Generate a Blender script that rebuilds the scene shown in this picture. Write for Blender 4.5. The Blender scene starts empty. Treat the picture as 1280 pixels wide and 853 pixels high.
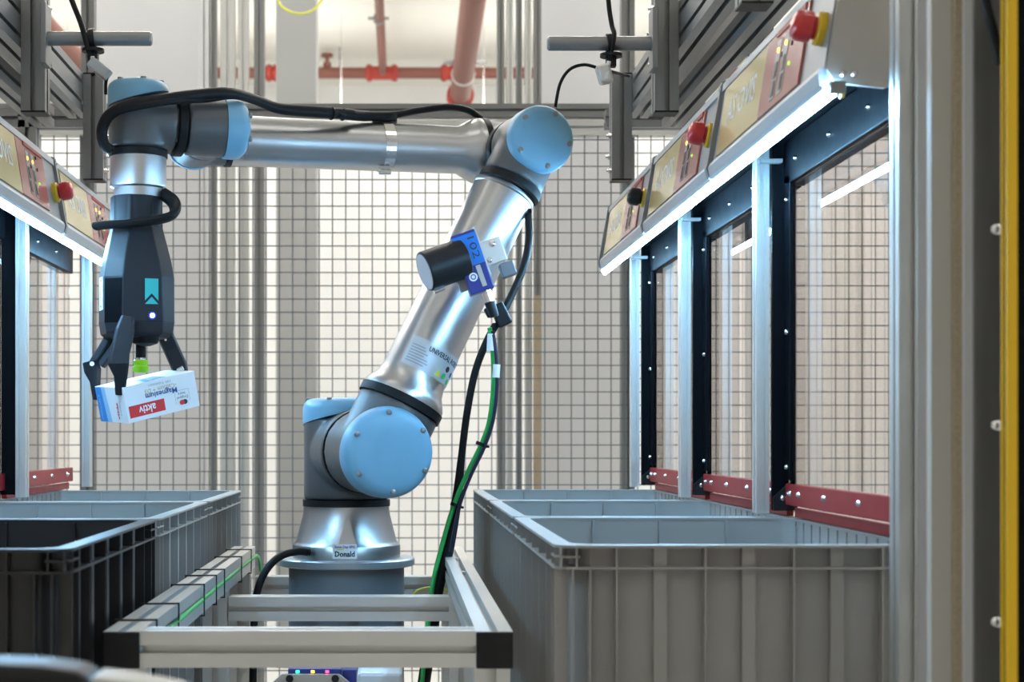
import bpy, bmesh, math, random
from mathutils import Vector as V, Matrix as M
random.seed(4)
S = bpy.context.scene
C = S.collection
ZC = 1.15                       # camera height above the floor; all z below are measured from the camera height
# ------------------------------------------------------------------ camera
cd = bpy.data.cameras.new('camera'); cam = bpy.data.objects.new('camera', cd); C.objects.link(cam)
cam.location = (0, 0, ZC); cam.rotation_euler = (math.pi/2, 0, 0)
cd.sensor_width = 36; cd.lens = 2000/1280*36
cd.shift_x = (640-495)/1280; cd.shift_y = (547-426.5)/1280
cd.clip_start = 0.05; cd.clip_end = 100
cd.dof.use_dof = True; cd.dof.focus_distance = 2.68; cd.dof.aperture_fstop = 8.0
S.camera = cam
# ------------------------------------------------------------------ world and exposure
w = bpy.data.worlds.new('world'); S.world = w; w.use_nodes = True
w.node_tree.nodes['Background'].inputs[0].default_value = (0.95, 0.97, 1, 1)
w.node_tree.nodes['Background'].inputs[1].default_value = 0.3
S.view_settings.view_transform = 'Standard'; S.view_settings.look = 'None'
S.view_settings.gamma = 1; S.view_settings.use_curve_mapping = False
S.view_settings.exposure = 0.0
LAMP_FRONT, LAMP_BACK, LED = 6.5, 40.0, 190.0
LED_COL = (0.30, 0.65, 1.0)
HALL_COL = (1.0, 0.97, 0.92)

# ------------------------------------------------------------------ materials
def mat(name, col, rough=0.5, metal=0.0, noise=0.0, scale=20, coat=0.0, emit=None, estr=0, trans=0, ior=1.45, bump=0.0, stretch=None, aniso=0, alpha=1, spec=None):
    m = bpy.data.materials.new(name); m.use_nodes = True
    nt = m.node_tree; p = nt.nodes['Principled BSDF']
    p.inputs['Base Color'].default_value = (*col, 1)
    p.inputs['Roughness'].default_value = rough; p.inputs['Metallic'].default_value = metal
    p.inputs['Coat Weight'].default_value = coat
    p.inputs['IOR'].default_value = ior
    p.inputs['Transmission Weight'].default_value = trans
    if spec is not None: p.inputs['Specular IOR Level'].default_value = spec
    if aniso: p.inputs['Anisotropic'].default_value = aniso
    if emit:
        p.inputs['Emission Color'].default_value = (*emit, 1); p.inputs['Emission Strength'].default_value = estr
    if noise or bump:
        tc = nt.nodes.new('ShaderNodeTexCoord'); mp = nt.nodes.new('ShaderNodeMapping')
        if stretch: mp.inputs['Scale'].default_value = stretch
        nz = nt.nodes.new('ShaderNodeTexNoise'); nz.inputs['Scale'].default_value = scale; nz.inputs['Detail'].default_value = 4
        nt.links.new(tc.outputs['Object'], mp.inputs[0]); nt.links.new(mp.outputs[0], nz.inputs['Vector'])
        if noise:
            mx = nt.nodes.new('ShaderNodeMix'); mx.data_type = 'RGBA'
            mx.inputs[6].default_value = (*[c*(1-noise) for c in col], 1); mx.inputs[7].default_value = (*[min(1, c*(1+noise)) for c in col], 1)
            nt.links.new(nz.outputs['Fac'], mx.inputs[0]); nt.links.new(mx.outputs[2], p.inputs['Base Color'])
            rr = nt.nodes.new('ShaderNodeMapRange'); rr.inputs['To Min'].default_value = max(0.02, rough*0.85); rr.inputs['To Max'].default_value = min(1, rough*1.15)
            nt.links.new(nz.outputs['Fac'], rr.inputs['Value']); nt.links.new(rr.outputs[0], p.inputs['Roughness'])
        if bump:
            b = nt.nodes.new('ShaderNodeBump'); b.inputs['Strength'].default_value = bump; b.inputs['Distance'].default_value = 0.002
            nt.links.new(nz.outputs['Fac'], b.inputs['Height']); nt.links.new(b.outputs[0], p.inputs['Normal'])
    return m
MT = {}
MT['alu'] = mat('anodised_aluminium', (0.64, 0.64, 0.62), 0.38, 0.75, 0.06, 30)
MT['alu_dark'] = mat('shaded_aluminium', (0.25, 0.25, 0.25), 0.40, 0.6, 0.06, 30)  # aluminium copy with shade put into its darker colour
MT['tube'] = mat('turned_aluminium_tube', (0.47, 0.48, 0.49), 0.33, 1.0)
MT['steel'] = mat('bright_steel', (0.75, 0.75, 0.75), 0.2, 1.0)
MT['robot_grey'] = mat('robot_grey_paint', (0.095, 0.095, 0.098), 0.42, 0.35, 0.05, 150)
MT['robot_blue'] = mat('robot_blue_plastic', (0.16, 0.35, 0.49), 0.42, 0.0, 0.03, 60)
MT['black'] = mat('black_plastic', (0.012, 0.0125, 0.014), 0.42, 0, 0.2, 80, spec=0.28)
MT['rubber'] = mat('black_rubber', (0.010, 0.010, 0.011), 0.5, spec=0.22)
MT['black_paint'] = mat('black_painted_steel', (0.004, 0.0045, 0.006), 0.42, 0, 0.15, 40, spec=0.06)
MT['gripper'] = mat('charcoal_gripper_plastic', (0.014, 0.016, 0.022), 0.5, 0, 0.1, 120, spec=0.35)
MT['crate'] = mat('grey_crate_plastic', (0.31, 0.30, 0.285), 0.42, 0, 0.06, 12)
MT['crate_black'] = mat('black_crate_plastic', (0.022, 0.022, 0.024), 0.36, 0, 0.1, 12)
MT['red_steel'] = mat('red_painted_steel', (0.30, 0.022, 0.022), 0.4, 0, 0.12, 30, spec=0.3)
MT['white'] = mat('white_paint', (0.80, 0.80, 0.79), 0.6, 0, 0.02, 3)
MT['panel_white'] = mat('light_grey_panel', (0.66, 0.66, 0.67), 0.5, 0, 0.02, 3)
MT['pillar'] = mat('grey_pillar_paint', (0.33, 0.335, 0.33), 0.6, 0, 0.02, 3)
MT['cream'] = mat('cream_ceiling', (0.86, 0.85, 0.79), 0.7, 0, 0.02, 2)
MT['floor'] = mat('pale_epoxy_floor', (0.62, 0.62, 0.60), 0.35, 0, 0.06, 4)
MT['pipe'] = mat('oxide_red_pipe', (0.23, 0.088, 0.066), 0.5, 0, 0.1, 10)
MT['bright_red'] = mat('bright_red_coupling', (0.42, 0.05, 0.035), 0.4)
MT['wire'] = mat('galvanised_wire', (0.15, 0.18, 0.20), 0.5, 0.3)
MT['console'] = mat('grey_console_sheet', (0.29, 0.295, 0.30), 0.4, 0.35, 0.05, 30)
MT['lip'] = mat('pale_console_lip', (0.42, 0.43, 0.44), 0.42, 0.3)
MT['beige'] = mat('beige_gold_display', (0.58, 0.42, 0.17), 0.22, 0, 0.05, 6, coat=0.25)
MT['salmon'] = mat('salmon_red_control_plate', (0.40, 0.12, 0.10), 0.25, 0, 0.08, 14, coat=0.25)
MT['end_plate'] = mat('brushed_end_plate', (0.42, 0.395, 0.36), 0.5, 0.35, 0.12, 25)
MT['estop'] = mat('red_mushroom_plastic', (0.52, 0.012, 0.014), 0.28, 0, coat=0.5)
MT['yellow'] = mat('yellow_plastic', (0.70, 0.46, 0.02), 0.4)
MT['ledlight'] = mat('led_diffuser', (0.9, 0.95, 1), 0.5, emit=LED_COL, estr=LED)
MT['amber'] = mat('amber_indicator', (1, 0.5, 0.05), 0.4, emit=(1, 0.45, 0.03), estr=6)
MT['green_led'] = mat('green_indicator', (0.1, 0.9, 0.4), 0.4, emit=(0.03, 1, 0.35), estr=5)
MT['lime_led'] = mat('lime_indicator', (0.5, 0.8, 0.05), 0.4, emit=(0.45, 0.9, 0.05), estr=1.2)
MT['red_led'] = mat('red_indicator', (1, 0.1, 0.2), 0.4, emit=(1, 0.04, 0.15), estr=5)
MT['blue_led'] = mat('blue_white_indicator', (0.7, 0.8, 1), 0.4, emit=(0.5, 0.6, 1), estr=9)
MT['blue_ring'] = mat('deep_blue_ring', (0.02, 0.03, 0.5), 0.4, emit=(0.03, 0.05, 0.9), estr=0.7)
MT['teal'] = mat('teal_label', (0.03, 0.38, 0.37), 0.5)
MT['lime'] = mat('lime_silicone', (0.38, 0.80, 0.02), 0.4)
MT['label'] = mat('white_label', (0.78, 0.79, 0.80), 0.45)
MT['silver_label'] = mat('silver_foil_label', (0.50, 0.51, 0.53), 0.4, 0.4)
MT['ink'] = mat('dark_ink', (0.03, 0.035, 0.05), 0.6)
MT['faint_ink'] = mat('grey_print', (0.30, 0.32, 0.36), 0.6)
MT['navy_ink'] = mat('navy_print', (0.03, 0.09, 0.30), 0.6)
MT['gold_ink'] = mat('gold_print', (0.50, 0.33, 0.10), 0.6)
MT['red_ink'] = mat('red_print', (0.62, 0.03, 0.03), 0.5)
MT['purple_ink'] = mat('purple_print', (0.25, 0.10, 0.35), 0.6)
MT['card'] = mat('white_carton', (0.74, 0.77, 0.80), 0.45)
MT['card_blue'] = mat('sky_blue_print', (0.03, 0.26, 0.66), 0.45)
MT['card_mid'] = mat('pale_blue_print', (0.30, 0.56, 0.80), 0.45)
MT['navy'] = mat('navy_sensor_housing', (0.02, 0.035, 0.22), 0.35, 0, coat=0.2)
MT['sky'] = mat('bright_blue_sticker', (0.01, 0.17, 0.60), 0.4)
MT['lens'] = mat('grey_lens_window', (0.42, 0.40, 0.42), 0.25)
MT['green_cable'] = mat('green_cable', (0.03, 0.42, 0.10), 0.4)
MT['lime_cable'] = mat('yellow_green_cable', (0.62, 0.62, 0.08), 0.4)
MT['dark_cable'] = mat('dark_violet_cable', (0.025, 0.022, 0.05), 0.4)
MT['yellow_post'] = mat('yellow_powder_coat', (0.80, 0.50, 0.01), 0.38)
MT['laminate'] = mat('grey_laminate', (0.50, 0.49, 0.46), 0.45, 0, 0.03, 5)
MT['laminate_white'] = mat('white_laminate', (0.60, 0.61, 0.62), 0.4)
MT['chip'] = mat('chipboard_core', (0.40, 0.33, 0.23), 0.9, 0, 0.35, 300, bump=0.8)
MT['sheet'] = mat('dull_metal_sheet', (0.26, 0.26, 0.255), 0.35, 0.7, 0.15, 12, stretch=(8, 8, 0.6))
MT['pedestal'] = mat('blue_grey_pedestal', (0.17, 0.19, 0.215), 0.42, 0.35, 0.05, 20)
MT['flange'] = mat('grey_adapter_plate', (0.36, 0.39, 0.42), 0.36, 0.7, 0.05, 30)
MT['dark_board'] = mat('dark_rack_board', (0.07, 0.07, 0.075), 0.5)
MT['bracket'] = mat('beige_bracket', (0.46, 0.44, 0.40), 0.4, 0.4)
MT['fill_front'] = mat('fill_lamp_front', (1, 1, 1), 0.5, emit=HALL_COL, estr=LAMP_FRONT)
MT['fill_back'] = mat('fill_lamp_back', (1, 1, 1), 0.5, emit=HALL_COL, estr=LAMP_BACK)
MT['fill_far'] = mat('fill_lamp_far', (1, 1, 1), 0.5, emit=HALL_COL, estr=8)
MT['glass'] = mat('clear_polycarbonate', (0.74, 0.69, 0.67), 0.0, 0, trans=1.0, ior=1.5)
MT['sensor_red'] = mat('red_sensor_window', (0.35, 0.02, 0.02), 0.15, coat=0.6)

# ------------------------------------------------------------------ mesh helpers
def frame(d, up=V((0, 0, 1))):
    d = V(d).normalized(); up = V(up)
    if abs(d.dot(up)) > 0.99: up = V((0, 1, 0)) if abs(d.y) < 0.9 else V((1, 0, 0))
    x = d.cross(up).normalized(); y = x.cross(d).normalized()
    return x, y, d
class MB:
    def __init__(s): s.v = []; s.f = []
    def add(s, vs, fs):
        o = len(s.v); s.v += [V(p) for p in vs]; s.f += [tuple(i+o for i in f) for f in fs]; return s
    def box(s, a, b):
        x0, y0, z0 = [min(a[i], b[i]) for i in range(3)]; x1, y1, z1 = [max(a[i], b[i]) for i in range(3)]
        return s.add([(x0,y0,z0),(x1,y0,z0),(x1,y1,z0),(x0,y1,z0),(x0,y0,z1),(x1,y0,z1),(x1,y1,z1),(x0,y1,z1)],
                     [(3,2,1,0),(4,5,6,7),(0,1,5,4),(1,2,6,5),(2,3,7,6),(3,0,4,7)])
    def obox(s, c, ax, ay, az):                       # half-extent vectors
        c = V(c); ax, ay, az = V(ax), V(ay), V(az)
        P = [c+ax*i+ay*j+az*k for k in (-1, 1) for i, j in ((-1,-1),(1,-1),(1,1),(-1,1))]
        fs = [(3,2,1,0),(4,5,6,7),(0,1,5,4),(1,2,6,5),(2,3,7,6),(3,0,4,7)]
        if ax.cross(ay).dot(az) < 0: fs = [f[::-1] for f in fs]
        return s.add(P, fs)
    def lathe(s, o, axis, prof, n=32):                # prof: (radius, height along axis); closed with caps
        x, y, d = frame(axis); o = V(o); vs = []; fs = []
        for r, h in prof:
            for k in range(n):
                a = 2*math.pi*k/n; vs.append(o + d*h + x*(r*math.cos(a)) + y*(r*math.sin(a)))
        for i in range(len(prof)-1):
            for k in range(n):
                k2 = (k+1) % n; fs.append((i*n+k, i*n+k2, (i+1)*n+k2, (i+1)*n+k))
        fs.append(tuple(range(n))[::-1]); fs.append(tuple((len(prof)-1)*n+k for k in range(n)))
        return s.add(vs, fs)
    def cyl(s, a, b, r, n=24, r2=None):
        a, b = V(a), V(b); L = (b-a).length
        return s.lathe(a, b-a, [(r, 0), (r if r2 is None else r2, L)], n)
    def ring(s, o, axis, r0, r1, w, n=32):            # open band of width w centred at o
        x, y, d = frame(axis); o = V(o); vs = []; fs = []
        for r, h in ((r0, -w/2), (r1, -w/2), (r1, w/2), (r0, w/2)):
            for k in range(n):
                a = 2*math.pi*k/n; vs.append(o + d*h + x*(r*math.cos(a)) + y*(r*math.sin(a)))
        for i in range(4):
            j = (i+1) % 4
            for k in range(n):
                k2 = (k+1) % n; fs.append((i*n+k, i*n+k2, j*n+k2, j*n+k))
        return s.add(vs, fs)
    def tube(s, pts, r, n=10, sub=6, flat=None):      # smooth tube through points; r number or list; flat = (width factor, height factor)
        P = [V(p) for p in pts]; R = r if isinstance(r, (list, tuple)) else [r]*len(P)
        Q = []; RR = []
        if len(P) > 2 and sub > 1:
            E = [P[0]*2-P[1]] + P + [P[-1]*2-P[-2]]
            for i in range(1, len(E)-2):
                p0, p1, p2, p3 = E[i-1:i+3]
                for k in range(sub):
                    t = k/sub
                    Q.append(0.5*((2*p1)+(p2-p0)*t+(2*p0-5*p1+4*p2-p3)*t*t+(3*p1-p0-3*p2+p3)*t**3)); RR.append(R[i-1]*(1-t)+R[i]*t)
            Q.append(P[-1]); RR.append(R[-1])
        else: Q = P; RR = list(R)
        vs = []; fs = []; px = None
        for i, q in enumerate(Q):
            d = (Q[min(i+1, len(Q)-1)]-Q[max(i-1, 0)]).normalized()
            if px is None: px, py, _ = frame(d)
            else:
                px = (px - d*px.dot(d)).normalized(); py = d.cross(px)
            for k in range(n):
                a = 2*math.pi*k/n; fx, fy = flat or (1, 1)
                vs.append(q + px*(RR[i]*fx*math.cos(a)) + py*(RR[i]*fy*math.sin(a)))
        for i in range(len(Q)-1):
            for k in range(n):
                k2 = (k+1) % n; fs.append((i*n+k, i*n+k2, (i+1)*n+k2, (i+1)*n+k))
        fs.append(tuple(range(n))[::-1]); fs.append(tuple((len(Q)-1)*n+k for k in range(n)))
        return s.add(vs, fs)
    def prism(s, poly, d):                            # poly: list of 3D points, extruded by vector d
        n = len(poly); d = V(d); P = [V(p) for p in poly]
        return s.add(P + [p+d for p in P], [tuple(range(n))[::-1], tuple(range(n, 2*n))] + [(i, (i+1) % n, n+(i+1) % n, n+i) for i in range(n)])
    def loft(s, secs):                                # list of equal-length point loops
        n = len(secs[0]); vs = [p for q in secs for p in q]; fs = []
        for i in range(len(secs)-1):
            for k in range(n):
                k2 = (k+1) % n; fs.append((i*n+k, i*n+k2, (i+1)*n+k2, (i+1)*n+k))
        fs.append(tuple(range(n))[::-1]); fs.append(tuple((len(secs)-1)*n+k for k in range(n)))
        return s.add(vs, fs)
    def prof(s, a, b, w=0.04, h=0.04, up=(0, 0, 1), nw=1, nh=1, sw=0.0042, dep=0.0125):
        dep = min(dep, 0.32*min(w, h))   # slotted extrusion, w across, h along up
        a, b = V(a), V(b); x, y, d = frame(b-a, up)
        def side(p0, p1, inn, n):
            out = [p0]; L = (p1-p0).length; e = (p1-p0).normalized()
            for k in range(n):
                c = p0 + e*(L*(k+0.5)/n)
                out += [c-e*sw, c-e*sw+inn*0.0025, c-e*(sw*1.7)+inn*0.0025, c-e*(sw*1.2)+inn*dep, c+e*(sw*1.2)+inn*dep, c+e*(sw*1.7)+inn*0.0025, c+e*sw+inn*0.0025, c+e*sw]
            return out
        A, B, D, E = V((-w/2, -h/2)), V((w/2, -h/2)), V((w/2, h/2)), V((-w/2, h/2))
        q = side(A, B, V((0, 1)), nw)+side(B, D, V((-1, 0)), nh)+side(D, E, V((0, -1)), nw)+side(E, A, V((1, 0)), nh)
        return s.prism([a+x*p.x+y*p.y for p in q], b-a)

ORG = {}
def link(o, parent):
    C.objects.link(o)
    if parent is not None: o.parent = parent
def obj(name, mb, m, parent=None, smooth=False, bevel=0, seg=2, voxel=0, kind=None):
    vs, fs = mb.v, mb.f
    if parent is None:
        xs = [p.x for p in vs]; ys = [p.y for p in vs]; zs = [p.z for p in vs]
        org = V(((min(xs)+max(xs))/2, (min(ys)+max(ys))/2, min(zs)))
    else: org = ORG[parent.name]
    me = bpy.data.meshes.new(name); me.from_pydata([tuple(p-org) for p in vs], [], fs)
    bm = bmesh.new(); bm.from_mesh(me); bmesh.ops.recalc_face_normals(bm, faces=bm.faces); bm.to_mesh(me); bm.free()
    me.materials.append(MT[m])
    if smooth:
        me.polygons.foreach_set('use_smooth', [True]*len(me.polygons)); me.set_sharp_from_angle(angle=math.radians(38))
    o = bpy.data.objects.new(name, me); link(o, parent)
    if parent is None: o.location = org + V((0, 0, ZC))
    ORG[o.name] = org
    if voxel:
        r = o.modifiers.new('fuse', 'REMESH'); r.mode = 'VOXEL'; r.voxel_size = voxel; r.use_smooth_shade = True
        sm = o.modifiers.new('soften', 'SMOOTH'); sm.factor = 0.5; sm.iterations = 7
    if bevel:
        b = o.modifiers.new('edge', 'BEVEL'); b.width = bevel; b.segments = seg; b.limit_method = 'ANGLE'; b.angle_limit = math.radians(40)
    if kind: o['kind'] = kind
    return o
def tag(o, label, cat, group=None):
    o['label'] = label; o['category'] = cat
    if group: o['group'] = group
    return o
def thing(name, loc, label, cat, group=None):
    o = bpy.data.objects.new(name, None); o.empty_display_size = 0.05; C.objects.link(o)
    o.location = V(loc)+V((0, 0, ZC)); ORG[o.name] = V(loc)
    return tag(o, label, cat, group)
def structure(name, mb, m, **k):
    o = obj(name, mb, m, **k); o['kind'] = 'structure'; return o
def copy_tree(o, parent=None, loc=None, rz=None):
    c = o.copy(); C.objects.link(c)
    if parent is not None: c.parent = parent
    ORG[c.name] = ORG[o.name]
    if loc is not None: c.location = V(loc)+V((0, 0, ZC)); ORG[c.name] = V(loc)
    if rz is not None: c.rotation_euler = (0, 0, rz)
    for ch in list(o.children): copy_tree(ch, c)
    return c
def text_mb(s, o, ex, ey, size, depth=0.0004, align='CENTER', width=None, bold=0.0):   # lettering as thin raised print: origin o, reading direction ex, up ey
    cu = bpy.data.curves.new('t', 'FONT'); cu.body = s; cu.size = 1; cu.align_x = align; cu.align_y = 'CENTER'; cu.resolution_u = 2; cu.offset = bold
    ob = bpy.data.objects.new('t', cu); me = ob.to_mesh()
    ex, ey = V(ex).normalized(), V(ey).normalized(); ez = ex.cross(ey); mb = MB()
    xs = [v.co.x for v in me.vertices]; sx = size
    if width: sx = width/max(1e-6, max(xs)-min(xs))
    pts = [V(o)+ex*(v.co.x*sx)+ey*(v.co.y*size)+ez*depth for v in me.vertices]
    fs = [tuple(p.vertices) for p in me.polygons]; mb.add(pts, fs); ob.to_mesh_clear()
    bpy.data.objects.remove(ob); bpy.data.curves.remove(cu)
    return mb
def px(x, y, D): return V(((x-495)*D/2000, D, (547-y)*D/2000))

# ================================================================== THE HALL
FZ = -ZC; CZ = 3.85
structure('floor', MB().box((-7, -4, FZ-0.1), (7, 17.6, FZ)), 'floor')
structure('ceiling', MB().box((-7, -4, CZ), (7, 17.6, CZ+0.1)), 'cream')
structure('wall_back', MB().box((-7, 17.5, FZ), (7, 17.6, CZ)), 'white')
structure('wall_left', MB().box((-7.1, -4, FZ), (-7, 17.6, CZ)), 'white')
structure('wall_right', MB().box((7, -4, FZ), (7.1, 17.6, CZ)), 'white')
structure('wall_front', MB().box((-7, -4.1, FZ), (7, -4, CZ)), 'white')
k = 0
for D, m in ((-2.2, 'fill_front'), (1.2, 'fill_front'), (5.6, 'fill_back'), (8.2, 'fill_back'), (11.4, 'fill_back')):  # ceiling lamps out of view, added to brighten the hall
    for X in (-3.6, -1.1, 1.4, 3.9):
        t = thing('added_hall_lamp', (X, D, CZ-0.09), 'long white unseen lamp added on the ceiling to brighten the hall', 'ceiling lamp', 'unseen lamps added on the ceiling')
        obj('lamp_body', MB().box((X-0.8, D-0.17, CZ-0.05), (X+0.8, D+0.17, CZ)), 'white', t)
        obj('diffuser', MB().box((X-0.76, D-0.14, CZ-0.09), (X+0.76, D+0.14, CZ-0.05)), m, t)
for X in (-3.6, -1.1, 1.4, 3.9):  # unseen lamps behind the partition, added to brighten the far ceiling
    D, z = 14.6, 2.75
    t = thing('added_pendant_lamp', (X, D, z), 'long pendant lamp added out of sight behind the partition to brighten the ceiling', 'pendant lamp', 'added pendant lamps behind the partition')
    obj('lamp_body', MB().box((X-0.8, D-0.17, z+0.03), (X+0.8, D+0.17, z+0.07)), 'white', t)
    obj('diffuser', MB().box((X-0.76, D-0.14, z), (X+0.76, D+0.14, z+0.03)), 'fill_far', t)
    obj('upper_diffuser', MB().box((X-0.76, D-0.14, z+0.07), (X+0.76, D+0.14, z+0.09)), 'fill_far', t)
    for dx in (-0.6, 0.6): obj('suspension_wire', MB().cyl((X+dx, D, z+0.09), (X+dx, D, CZ), 0.004, 6), 'steel', t)
# pipes below the ceiling
t = thing('sprinkler_pipe', (0, 15.8, 3.5), 'thin oxide-red sprinkler pipe crossing under the cream ceiling with red couplings', 'pipe')
obj('main_pipe', MB().cyl((-6.9, 15.8, 3.6), (6.9, 15.8, 3.6), 0.056, 16), 'pipe', t, smooth=True)
obj('branch_pipe', MB().cyl((-0.13, 15.8, 3.6), (-0.15, 9.0, 3.6), 0.040, 14), 'pipe', t, smooth=True)
for X, L in ((-1.22, 0.07), (-0.14, 0.16), (0.52, 0.08)):
    cp = obj('coupling', MB().lathe((X-L, 15.8, 3.6), (1, 0, 0), [(0.06, 0), (0.085, 0.02), (0.085, 0.05), (0.068, 0.07), (0.068, 2*L-0.07), (0.085, 2*L-0.05), (0.085, 2*L-0.02), (0.06, 2*L)], 16), 'bright_red', t, smooth=True)
obj('sprinkler_head', MB().cyl((-0.68, 15.8, 3.63), (-0.68, 15.8, 3.78), 0.02, 10).cyl((-0.68, 15.8, 3.76), (-0.68, 15.8, 3.79), 0.06, 12).cyl((-0.68, 15.8, 3.66), (-0.68, 15.8, 3.70), 0.04, 10), 'pipe', t)
obj('pipe_clamp', MB().ring((-0.146, 13.75, 3.6), (0, 1, 0), 0.04, 0.052, 0.05, 14).box((-0.24, 13.73, 3.595), (-0.06, 13.77, 3.61)), 'alu_dark', t)
obj('hanger_rod', MB().cyl((-0.55, 15.78, 3.6), (-0.55, 15.78, CZ), 0.012, 8), 'alu_dark', t)
t = thing('supply_pipe', (0.55, 12.5, 2.9), 'thick salmon-red pipe slanting down from the ceiling right of centre', 'pipe')
A, B = px(596, -34, 11), px(574, 131, 14.2)
obj('pipe_run', MB().cyl(A, B, 0.093, 20), 'pipe', t, smooth=True)
obj('joint_band', MB().ring(A.lerp(B, 0.72), B-A, 0.09, 0.10, 0.03, 20), 'panel_white', t)
obj('support_bracket', MB().obox(A.lerp(B, 0.62), (0.17, 0, 0), (0, 0.03, 0), (0, 0, 0.012)), 'alu_dark', t)
obj('coupling', MB().ring(B-(B-A)*0.08, B-A, 0.09, 0.12, 0.12, 18), 'bright_red', t)
# brown beam upper left
A, B = px(10, -18, 9), px(110, 92, 11)
tag(obj('roof_pipe', MB().cyl(A, B, 0.075, 16), 'pipe', smooth=True), 'brown-red slanting pipe behind the upper left aluminium frame', 'pipe')
# partitions behind the fence
tag(obj('partition_wall', MB().box((-3.6, 9.0, FZ), (3.6, 9.06, 1.86)), 'white'), 'low white partition wall far behind the wire mesh fence', 'partition')
tag(obj('partition_panel', MB().box((-1.27, 6.5, FZ), (-0.80, 6.53, 2.4)), 'panel_white'), 'tall light grey panel behind the fence left of the robot wrist', 'panel')
tag(obj('partition_panel', MB().box((0.585, 6.5, FZ), (0.97, 6.53, 2.4)), 'panel_white'), 'tall light grey panel behind the fence right of the robot elbow', 'panel')
tag(obj('square_pillar', MB().box(((345-495)*8/2000, 8, FZ), ((395-495)*8/2000, 8.25, CZ)), 'pillar'), 'pale grey square pillar rising behind the fence above the forearm', 'pillar')
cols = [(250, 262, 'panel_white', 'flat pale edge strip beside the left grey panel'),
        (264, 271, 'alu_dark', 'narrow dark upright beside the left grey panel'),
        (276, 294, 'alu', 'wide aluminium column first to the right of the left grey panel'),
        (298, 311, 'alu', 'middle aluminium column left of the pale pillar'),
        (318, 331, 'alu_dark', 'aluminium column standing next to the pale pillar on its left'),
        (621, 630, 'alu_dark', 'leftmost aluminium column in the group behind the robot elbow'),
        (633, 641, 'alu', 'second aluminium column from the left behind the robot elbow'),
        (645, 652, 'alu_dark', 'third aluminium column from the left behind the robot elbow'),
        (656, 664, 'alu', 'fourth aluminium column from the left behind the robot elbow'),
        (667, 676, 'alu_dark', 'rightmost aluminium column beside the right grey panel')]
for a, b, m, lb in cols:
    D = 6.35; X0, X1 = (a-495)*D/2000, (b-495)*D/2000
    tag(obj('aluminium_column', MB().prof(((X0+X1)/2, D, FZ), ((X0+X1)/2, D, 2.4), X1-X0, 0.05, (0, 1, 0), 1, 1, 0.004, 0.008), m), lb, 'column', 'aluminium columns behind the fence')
tag(obj('beige_post', MB().box((px(667, 0, 6.2).x, 6.2, FZ), (px(676, 0, 6.2).x, 6.23, 0.55)), 'chip'), 'slim beige post standing behind the fence right of the upper arm', 'post')
t_ = MB().tube([px(345, -12, 7.6), px(352, 8, 7.6), px(372, 17, 7.6), px(392, 12, 7.6), px(408, -8, 7.6)], 0.006, 8)
tag(obj('hanging_cable', t_, 'lime_cable', smooth=True), 'thin yellow-green cable looping in front of the pale pillar at the top', 'cable')

# ================================================================== THE MESH FENCE
FD = 4.8; P = 0.0398
t = thing('mesh_fence', (-0.1, FD, FZ), 'grey wire mesh safety fence with aluminium posts and top beams behind the robot', 'fence')
mb = MB(); x0, x1, z0, z1 = -2.3, 2.3, FZ+0.12, 0.93; r = 0.0016
X = x0
while X < x1: mb.box((X-r, FD-r, z0), (X+r, FD+r, z1)); X += P
mb2 = MB(); Z = z0+0.012
while Z < z1: mb2.box((x0, FD-r-0.0034, Z-r), (x1, FD+r-0.0034, Z+r)); Z += P
obj('vertical_wires', mb, 'wire', t, kind='stuff'); obj('horizontal_wires', mb2, 'wire', t, kind='stuff')
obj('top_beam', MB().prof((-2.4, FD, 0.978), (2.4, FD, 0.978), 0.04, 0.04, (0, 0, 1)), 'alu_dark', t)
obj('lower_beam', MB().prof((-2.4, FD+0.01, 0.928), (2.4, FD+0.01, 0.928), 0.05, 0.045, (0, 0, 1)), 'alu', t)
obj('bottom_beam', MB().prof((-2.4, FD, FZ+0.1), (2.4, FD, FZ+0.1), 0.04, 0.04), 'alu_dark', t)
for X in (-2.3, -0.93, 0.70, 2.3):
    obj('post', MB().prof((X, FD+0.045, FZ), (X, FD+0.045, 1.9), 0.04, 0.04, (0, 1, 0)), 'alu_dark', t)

# ================================================================== PICKING STATIONS (built on the right, turned round for the left)
XC = -0.077; YS = (1.9825, 2.5875, 3.1925)
HL = 0.3025
def U(u, y, z): return V((XC+u, YS[0]+y, z))
P0, P1 = V((0.526, 0.385)), V((0.544, 0.498))          # console face, bottom and top in (u, z)
e = (P1-P0).normalized(); nrm = V((-e.y, e.x))          # outwards, to the aisle
def facep(y, s, d): q = P0+(P1-P0)*s+nrm*d; return U(q.x, y, q.y)
def facebox(mb, y0, y1, s0, s1, d0, d1):
    a = [facep(y0, s0, d0), facep(y1, s0, d0), facep(y1, s1, d0), facep(y0, s1, d0)]
    return mb.prism(a, facep(y0, s0, d1)-a[0])
NV = V((nrm.x, 0, nrm.y)); EV = V((e.x, 0, e.y))
base = U(0.56, 0, 0.362)
cp = thing('control_console', (XC, YS[0], 0.36), '', 'console', 'consoles above the picking stations')
sec = [(0.541, 0.373), (0.5268, 0.3735), (0.5262, 0.385), (0.544, 0.498), (0.550, 0.503), (0.62, 0.503), (0.62, 0.425), (0.56, 0.420), (0.548, 0.380)]
obj('housing', MB().prism([U(u, -HL+0.001, z) for u, z in sec], (0, 2*HL-0.002, 0)), 'console', cp)
obj('lower_lip', MB().prism([U(u, -HL+0.001, z) for u, z in ((0.5265, 0.3665), (0.5225, 0.370), (0.520, 0.383), (0.523, 0.389), (0.5262, 0.389), (0.5262, 0.373), (0.5285, 0.3685))], (0, 2*HL-0.002, 0)), 'lip', cp)
obj('top_trim', facebox(MB(), -HL+0.001, HL-0.002, 0.93, 1.03, -0.004, 0.003), 'lip', cp)
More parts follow.
